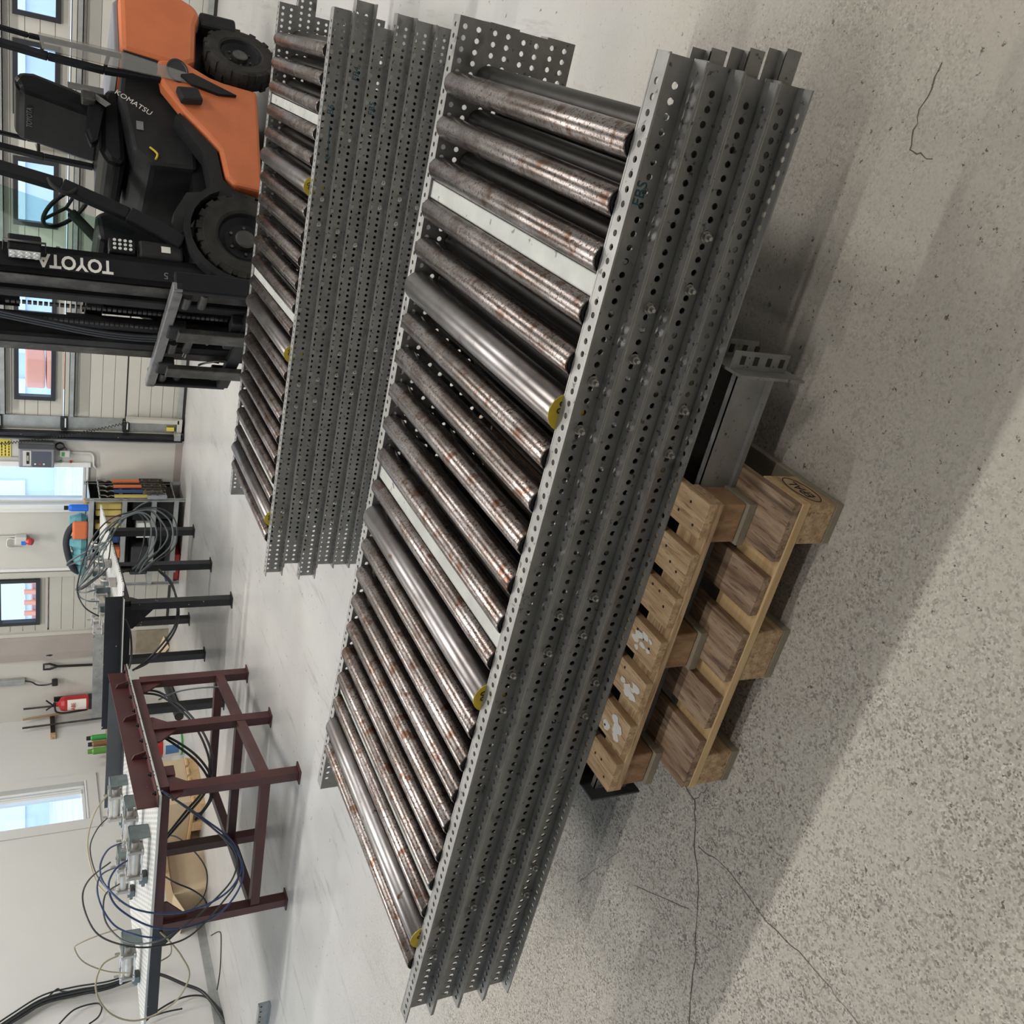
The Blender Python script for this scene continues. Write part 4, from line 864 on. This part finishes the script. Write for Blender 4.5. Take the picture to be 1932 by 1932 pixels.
for k in range(4): item('folded_strap', ['yellow folded strap at the right of the upper shelf', 'yellow folded strap next to the rightmost one on the upper shelf', 'rust coloured strap hanging between yellow ones on the upper shelf', 'yellow folded strap left of the rust coloured one'][k], 'strap', onshelf(.90-.075*k, .03, .585), MB().box(-.032, .032, 0, .10, .0, .24 if k != 2 else .20), 'card_in' if k == 2 else 'yellow_web', .012, 'folded straps on the shelf')
item('toolbox', 'dark blue bag leaning on the upper shelf left of the yellow straps', 'bag', onshelf(.55, .05, .585), MB().box(-.09, .09, 0, .25, 0, .19), 'navy_web', .03)
item('toolbox', 'black box at the left end of the upper shelf', 'box', onshelf(.18, .06, .585), MB().box(-.14, .14, 0, .25, 0, .16), 'black_soft', .01)
item('orange_case', 'small orange case on the upper shelf behind the hoses', 'case', onshelf(.37, .0, .585), MB().box(-.05, .05, 0, .12, 0, .09), 'orange_web', .01)
item('storage_bin', 'black bin on the middle shelf at the right', 'bin', onshelf(.85, .05, .31), MB().box(-.12, .12, 0, .26, 0, .18), 'black_soft', .015)
t = thing('supply_carton', 'white carton with red print on the middle shelf', 'carton', onshelf(.63, .02, .31))
MB().box(-.085, .085, 0, .2, 0, .13).build('carton_body', 'white_p', t, bevel=.004); MB().box(-.05, .02, -.002, 0, .05, .09).build('carton_print', 'red', t)
item('storage_bin', 'black bin on the middle shelf at the left', 'bin', onshelf(.25, .05, .31), MB().box(-.17, .17, 0, .26, 0, .17), 'dark_grey', .015)
item('storage_crate', 'black crate low on the shelf at the right', 'crate', onshelf(.87, .02, .10), MB().box(-.11, .11, 0, .3, 0, .17), 'black_soft', .008, 'crates low on the shelf')
item('storage_crate', 'black crate low on the shelf second from the right', 'crate', onshelf(.62, .02, .10), MB().box(-.12, .12, 0, .3, 0, .16), 'black_soft', .008, 'crates low on the shelf')
t = thing('red_jerrycan', 'red plastic case on the floor under the shelf', 'case', (2.20, -.36, 0))
MB().box(-.16, .16, -.05, .22, .001, .092).build('case_body', 'red_case', t, bevel=.015); MB().box(-.05, .06, -.054, -.05, .04, .07).build('case_latch', 'white_p', t)
item('blue_tray', 'blue tray standing beside the left foot of the shelf', 'tray', (1.98, -.20, 0), MB().box(-.05, .02, -.08, .08, .001, .11), 'navy_web', .01)
# ratchet straps on the shelf end
sb = thing('strap_rail', 'steel rail on the shelf end with ratchet straps hanging on it', 'rail', (3.05, -.43, .80))
MB().tube([(0, -.03, 0), (.02, .38, 0)], .008, 8).tube([(-.03, 0, .0), (.0, 0, 0)], .006, 6).build('rail_bar', 'galv_light', sb)
SD = [('yellow_web', 'ratchet strap with yellow webbing, nearest the front of the shelf end', -.43, .30), ('navy_web', 'ratchet strap with navy webbing next to the yellow one', -.385, .26), ('navy_web', 'wide navy ratchet strap in the middle of the shelf end', -.325, .30), ('orange_web', 'short orange strap behind the wide navy one', -.28, .26), ('navy_web', 'slanting navy ratchet strap toward the wall side', -.235, .32), ('orange_web', 'orange ratchet strap second from the wall', -.165, .25), ('yellow_web', 'dirty yellow ratchet strap hanging nearest the wall', -.11, .30)]
for k, (mm, lb, y, ln) in enumerate(SD):
    t = thing('ratchet_strap', lb, 'strap', (3.065+.03*(k % 2), y, .79), .0, 'ratchet straps on the shelf end')
    MB().tube(smooth_path([(0, 0, .02), (.0, .014, .0), (0, .01, -.04), (0, -.012, -.06), (0, .008, -.09), (0, 0, -.12)]), .007, 7).build('strap_hook', 'dirty_metal', t)
    MB().prism([(-.022, -.12), (.022, -.12), (.026, -.12-ln), (-.024, -.12-ln)], -.007, .007, frame((0, 0, 0), (0, 1, 0), (0, 0, 1))).build('webbing', mm, t)
    r_ = MB().box(-.02, .02, -.028, -.022, -.30-ln, -.12-ln).box(-.02, .02, .022, .028, -.30-ln, -.12-ln).tube([(0, -.026, -.15-ln), (0, .026, -.15-ln)], .013, 10).tube([(0, -.026, -.22-ln), (0, .026, -.22-ln)], .011, 10).tube([(0, -.024, -.30-ln), (0, .024, -.30-ln)], .009, 8).build('ratchet', 'dirty_metal' if k else 'chrome', t)

# ------------------------------------------------------------------ things on the walls
t = thing('door_controller', 'grey door control box with dark panel on the back wall', 'control box', (3.325, 0, 1.19))
MB().box(-.128, .128, -.10, 0, 0, .305).build('controller_case', 'grey_box', t, bevel=.01)
MB().box(.075, .128, -.115, -.10, -.004, .309).build('cover_strip', 'dark_grey', t, bevel=.006)
MB().box(-.115, .045, -.104, -.10, .03, .19).build('control_face', 'blue_grey', t)
MB().box(-.105, .055, -.106, -.10, .20, .27).build('display_bezel', 'light_grey', t); MB().box(-.085, .04, -.108, -.106, .215, .24).build('display', 'ink', t)
text('display_digits', '88888', .022, 'white_text', t, frame((-.022, -.1085, .228), (1, 0, 0), (0, 0, 1)), .0003)
for z, c in ((.165, 'white_p'), (.125, 'red_case'), (.09, 'white_p')): MB().lathe([(0, 0), (.009, 0), (.009, .004), (0, .004)], axis((-.085, -.104, z), (0, -1, 0)), 10).build('button', c, t)
hp = [ptY(x, y, -.11) for x, y in ((-40, 846), (0, 838), (60, 831), (120, 822), (180, 811), (243, 797))]; sp_ = smooth_path(hp, 60); hx = []
for i, p in enumerate(sp_):
    d0 = (sp_[min(i+1, len(sp_)-1)]-sp_[max(i-1, 0)]).normalized(); u_ = d0.cross(Vector((0, 1, 0))).normalized(); a_ = i*1.15
    hx.append(p+u_*(.011*math.cos(a_))+Vector((0, 1, 0))*(.011*math.sin(a_)))
tag(MB().tube(hx, .0035, 5).build('coiled_cord', 'hole_dark'), 'black coiled cord stretched along the edge of the wide sectional door', 'cord')
t = thing('cable_coil', 'small coil of black cable under the control box', 'cable coil', (3.40, -.02, 1.14))
m = MB()
for k in range(4): m.tube([(.036*math.cos(a), -.008*k, .036*math.sin(a)) for a in [2*PI*q/24 for q in range(25)]], .006, 6, False)
m.build('coil', 'hose_black', t); MB().tube(smooth_path([(.0, -.01, -.036), (-.03, -.02, -.06), (-.06, -.02, -.03), (-.08, -.02, -.08)]), .004, 6).build('loose_end', 'hose_black', t)
t = thing('junction_box', 'small white switch box beside the control box', 'switch box', (3.33, 0, 1.05))
MB().box(-.035, .035, -.06, 0, 0, .09).build('box_body', 'light_grey', t, bevel=.008); MB().box(-.02, .02, -.063, -.06, .05, .075).build('green_label', 'green_label', t)
t = thing('conduit', 'thin grey conduit bending down beside the switch box', 'pipe', (0, 0, 0))
MB().tube(smooth_path([(3.33, -.015, 1.05), (3.33, -.015, .92), (3.325, -.015, .86), (3.29, -.015, .835), (3.20, -.015, .83), (3.16, -.015, .81)]), .009, 8).tube([(3.26, -.01, 2.2), (3.26, -.01, 1.50)], .006, 6).build('pipe_run', 'light_grey', t)
t = thing('notice_sheet', 'yellow printed notice on the wall above the control box', 'sign', (3.355, -.004, 1.56))
MB().box(-.095, .095, -.003, .003, 0, .28).build('sheet', 'sign_y', t)
m = MB()
for k in range(7):
    x = -.08
    while x < .07:
        q = random.uniform(.012, .03); m.box(x, min(x+q, .08), -.0042, -.003, .012+k*.03, .022+k*.03); x += q+.008
m.build('printed_lines', 'ink', t)['kind'] = 'stuff'
for z, c, nm in ((1.13, 'green_label', 'green'), (1.04, 'red', 'red')):
    tag(MB().lathe([(0, 0), (.012, 0), (.011, .02), (0, .024)], axis((3.225, 0, z), (0, -1, 0)), 12).build('push_button', c), 'small '+nm+' push button on the window trim', 'button')
t = thing('power_socket', 'grey industrial power socket with red cap on the back wall', 'socket', (2.36, 0, 1.39))
MB().box(-.045, .045, -.07, 0, .035, .14).build('socket_body', 'light_grey', t, bevel=.01); MB().box(-.043, .0, -.073, -.07, .04, .085).build('socket_lid', 'blue', t)
MB().lathe([(0, 0), (.035, 0), (.038, .03), (.03, .055), (0, .058)], axis((-.005, -.05, .03), (-.1, -.6, -1)), 16).build('red_cap', 'red', t)
MB().tube(smooth_path([(.03, -.02, .14), (.03, -.02, .30), (.03, -.02, .5)]), .008, 7).tube(smooth_path([(.0, -.02, .14), (0, -.02, .2), (-.07, -.02, .21), (-.1, -.02, .18), (-.1, -.02, .1)]), .008, 7).build('socket_conduit', 'light_grey', t)
t = thing('fire_extinguisher', 'red fire extinguisher with black base hanging on the wall', 'extinguisher', (.27, -.10, .735))
MB().lathe([(0, .06), (.083, .06), (.084, .07), (.084, .32), (.07, .355), (.03, .375), (.022, .38), (.022, .40), (0, .40)], None, 28).build('tank', 'red', t)
MB().lathe([(0, 0), (.086, 0), (.088, .01), (.088, .075), (.084, .078)], None, 28).build('base_ring', 'hole_dark', t)
MB().box(-.02, .02, -.015, .015, .40, .43).bar((-.01, 0, .43), (.075, -.01, .50), .02, .008).bar((-.01, 0, .43), (-.06, -.01, .50), .02, .008).build('valve_handle', 'hole_dark', t)
MB().tube(smooth_path([(-.02, -.01, .415), (-.07, -.04, .40), (-.097, -.04, .33), (-.10, -.03, .2), (-.095, -.02, .08)]), .011, 8).build('hose', 'hose_black', t)
lab = MB().lathe([(.0846, .10), (.0846, .29)], Matrix.Rotation(0, 4, 'Z'), 28)
keep = [f for f in lab.f if all(lab.v[i].y < -.02 and lab.v[i].x > -.05 for i in f)]; lab.f = keep; lab.s = [True]*len(keep); lab.build('instruction_label', 'white_text', t)
text('label_text', 'ABE', .06, 'red', t, frame((.02, -.0868, .23), (1, 0, 0), (0, 0, 1)), .001)
MB().box(-.03, .03, .08, .10, .10, .42).build('wall_bracket', 'hole_dark', t)
t = thing('cable_duct', 'silver cable duct with black lead above the fire extinguisher', 'duct', (.575, 0, 1.44))
MB().box(-.035, .035, -.05, 0, 0, 1.6).build('duct_body', 'galv_light', t, bevel=.006); MB().tube(smooth_path([(0, -.03, 0), (-.01, -.04, -.06), (-.05, -.05, -.12), (-.06, -.05, -.2), (-.04, -.06, -.26)]), .008, 8).build('lead', 'hose_black', t)
MB().box(-.06, .0, -.09, -.02, -.32, -.26).build('plug', 'hole_dark', t, bevel=.01)
t = thing('garden_fork', 'black handled fork hanging on the wall next to the extinguisher', 'fork', (.72, -.04, .4))
MB().tube([(0, 0, 0), (.03, 0, .72)], .014, 8).tube([(.03, 0, .72), (.07, 0, .80), (.07, 0, .86), (.0, 0, .86), (.0, 0, .80), (.03, 0, .72)], .012, 8).build('handle', 'hole_dark', t)
t = thing('scraper', 'black long-handled scraper on the wall beside the fork', 'scraper', (.90, -.04, .4))
MB().tube([(0, 0, 0), (.02, 0, .76)], .011, 8).lathe([(0, .74), (.014, .75), (.024, .80), (.018, .85), (0, .86)], Matrix.Translation((.02, 0, 0)), 10).build('handle', 'hole_dark', t)
rk = thing('tool_rack', 'wooden batten with black clips holding three broom sticks on the left wall', 'tool rack', (0, 0, 1.17))
MB().box(0, .025, -.36, .0, -.025, .025).build('batten', 'wood', rk)
MB().box(.025, .045, -.28, -.01, -.022, .022).build('clip_strip', 'hole_dark', rk)
for k, (x0, y0, x1, y1) in enumerate([(44, 1338, 170, 1325), (43, 1358, 175, 1337), (42, 1374, 175, 1357)]):
    p, q = (ptX(x0, y0, .065), ptX(x1, y1, .065)) if k else (ptY(x0, y0, -.075), ptY(x1, y1, -.075)); q = p.lerp(q, 2.1 if k else 1.6)
    tag(MB().tube([p, q], .011, 8).build('broom_stick', ('worn_steel', 'card_in', 'worn_steel')[k]), ['grey stick in the wall rack nearest the fire extinguisher', 'brown wooden stick in the middle of the wall rack', 'grey stick on the left in the wall rack'][k], 'stick', 'sticks in the wall rack')
# cans on a small ledge behind the maroon bench
lz = .66
tag(MB().box(0, .30, -1.05, -.55, lz-.03, lz).build('wall_ledge', 'wood2'), 'narrow wooden ledge on the left wall behind the maroon bench', 'ledge')
for k, (y, r, hh, mm, lb) in enumerate([(-.66, .032, .20, 'green_label', 'green and black spray can on the wall ledge'), (-.76, .032, .19, 'copper', 'spray can with brown label between two others on the ledge'), (-.87, .036, .20, 'green', 'bright green spray can on the wall ledge')]):
    t = thing('spray_can', lb, 'spray can', (.22, y, lz), 0, 'spray cans on the wall ledge')
    MB().lathe([(0, 0), (r, 0), (r, hh*.72), (r*.7, hh*.8), (0, hh*.8)], None, 18).build('can_body', mm, t); MB().lathe([(r*.7, hh*.8), (r*.75, hh*.82), (r*.7, hh), (0, hh)], None, 14).build('can_cap', 'hole_dark' if k < 2 else 'green', t)

# ------------------------------------------------------------------ things on the floor by the left wall
t = thing('paint_bucket', 'white bucket with blue and green label and a red tub on top', 'bucket', (.70, -1.42, 0))
MB().lathe([(0, .001), (.125, .001), (.14, .20), (.145, .21), (.0, .21)], None, 26).build('bucket_body', 'white_p', t)
MB().lathe([(.128, .04), (.1445, .17)], None, 26).build('blue_band', 'blue_label', t) if False else MB().lathe([(.1285, .015), (.1305, .035)], None, 26).build('green_band', 'green_label', t)
lab = MB().lathe([(.1335, .06), (.1412, .19)], None, 26); keep = [f for f in lab.f if all(lab.v[i].y < 0 and -.04 < lab.v[i].x < .1 for i in f)]; lab.f = keep; lab.s = [True]*len(keep); lab.build('blue_label', 'blue_label', t)
t = thing('red_tub', 'red tub standing on the white bucket', 'tub', (.70, -1.42, .2105)); MB().lathe([(0, 0), (.13, 0), (.138, .02), (.138, .12), (.13, .135), (0, .135)], None, 8).build('tub_body', 'red', t)
pr = thing('crate_pallet', 'small pale wooden pallet under the carton by the left wall', 'pallet', (.86, -2.36, 0), math.radians(-6))
for k in range(3): MB().box(-.42+k*.26, -.32+k*.26+.02, -.28, .28, .0, .09).build('pallet_block', 'stringer', pr, bevel=.003)
for k in range(5): MB().box(-.44, .24, -.28+k*.115, -.19+k*.115, .091, .112).build('deck_board', 'stringer', pr, bevel=.002)
bx_ = thing('cardboard_box', 'tall closed cardboard box on the small pallet', 'box', (.88, -2.34, .1125), math.radians(-6))
MB().box(-.38, .20, -.26, .26, 0, .40).build('box_body', 'card', bx_, bevel=.004); MB().box(-.38, .20, -.025, .025, .4, .401).build('tape', 'yellow_web', bx_)
b2 = thing('cardboard_box', 'open cardboard box on the floor left of the small pallet', 'box', (.30, -2.85, 0), math.radians(-14))
MB().box(-.22, .22, -.22, .22, .001, .006).box(-.22, .22, -.226, -.22, .001, .30).box(-.22, .22, .22, .226, .001, .30).box(-.226, -.22, -.22, .22, .001, .30).box(.22, .226, -.22, .22, .001, .30).build('box_body', 'card', b2)
MB().add([(-.22, -.22, .30), (.22, -.22, .30), (.22, -.40, .22), (-.22, -.40, .22)], [(0, 1, 2, 3)]).add([(-.22, -.22, .296), (.22, -.22, .296), (.22, -.40, .216), (-.22, -.40, .216)], [(0, 1, 2, 3)]).build('box_flap', 'card', b2)
MB().add([(.22, -.22, .30), (.22, .22, .30), (.42, .22, .34), (.42, -.22, .34)], [(0, 1, 2, 3)]).add([(.22, -.22, .296), (.22, .22, .296), (.42, .22, .336), (.42, -.22, .336)], [(0, 1, 2, 3)]).build('box_flap', 'card_in', b2)
a, b = ptZ(312, 1283, .045), ptZ(338, 1352, .045)
tag(MB().tube([a, b], .045, 16).build('black_pipe', 'bench_black'), 'thick black pipe lying on the floor behind the benches', 'pipe')
t = thing('loose_profile', 'galvanised steel profile lying on the floor in the bottom left corner', 'steel profile', ptZ(512, 1898, 0), math.radians(183))
MB().box(0, .9, -.045, -.042, .001, .08).box(0, .9, -.045, .0, .001, .004).box(0, .9, -.045, -.01, .078, .081).build('profile_body', 'galv_light', t)
m = MB()
for k in range(16): m.lathe([(0, 0), (.007, 0), (.007, .0006), (0, .0006)], axis((.04+.05*k, -.0418, .055), (0, 1, 0)), 8)
m.build('profile_holes', 'hole_dark', t)['kind'] = 'stuff'
tag(MB().tube(smooth_path([ptZ(398, 1765, .004), ptZ(414, 1758, .004), ptZ(417, 1775, .004), ptZ(415, 1830, .004), ptZ(409, 1870, .004)]), .004, 6).build('wire_piece', 'hole_dark'), 'thin bent wire lying on the floor by the left wall', 'wire')
tag(MB().add([(1.02, -.20, .002), (.72, -.06, .10), (.80, -.02, .16), (1.08, -.05, .05)], [(0, 1, 2, 3)]).add([(1.02, -.20, .006), (.72, -.06, .104), (.80, -.02, .164), (1.08, -.05, .054)], [(0, 1, 2, 3)]).build('cardboard_scrap', 'card'), 'torn piece of cardboard leaning at the foot of the back wall', 'cardboard')
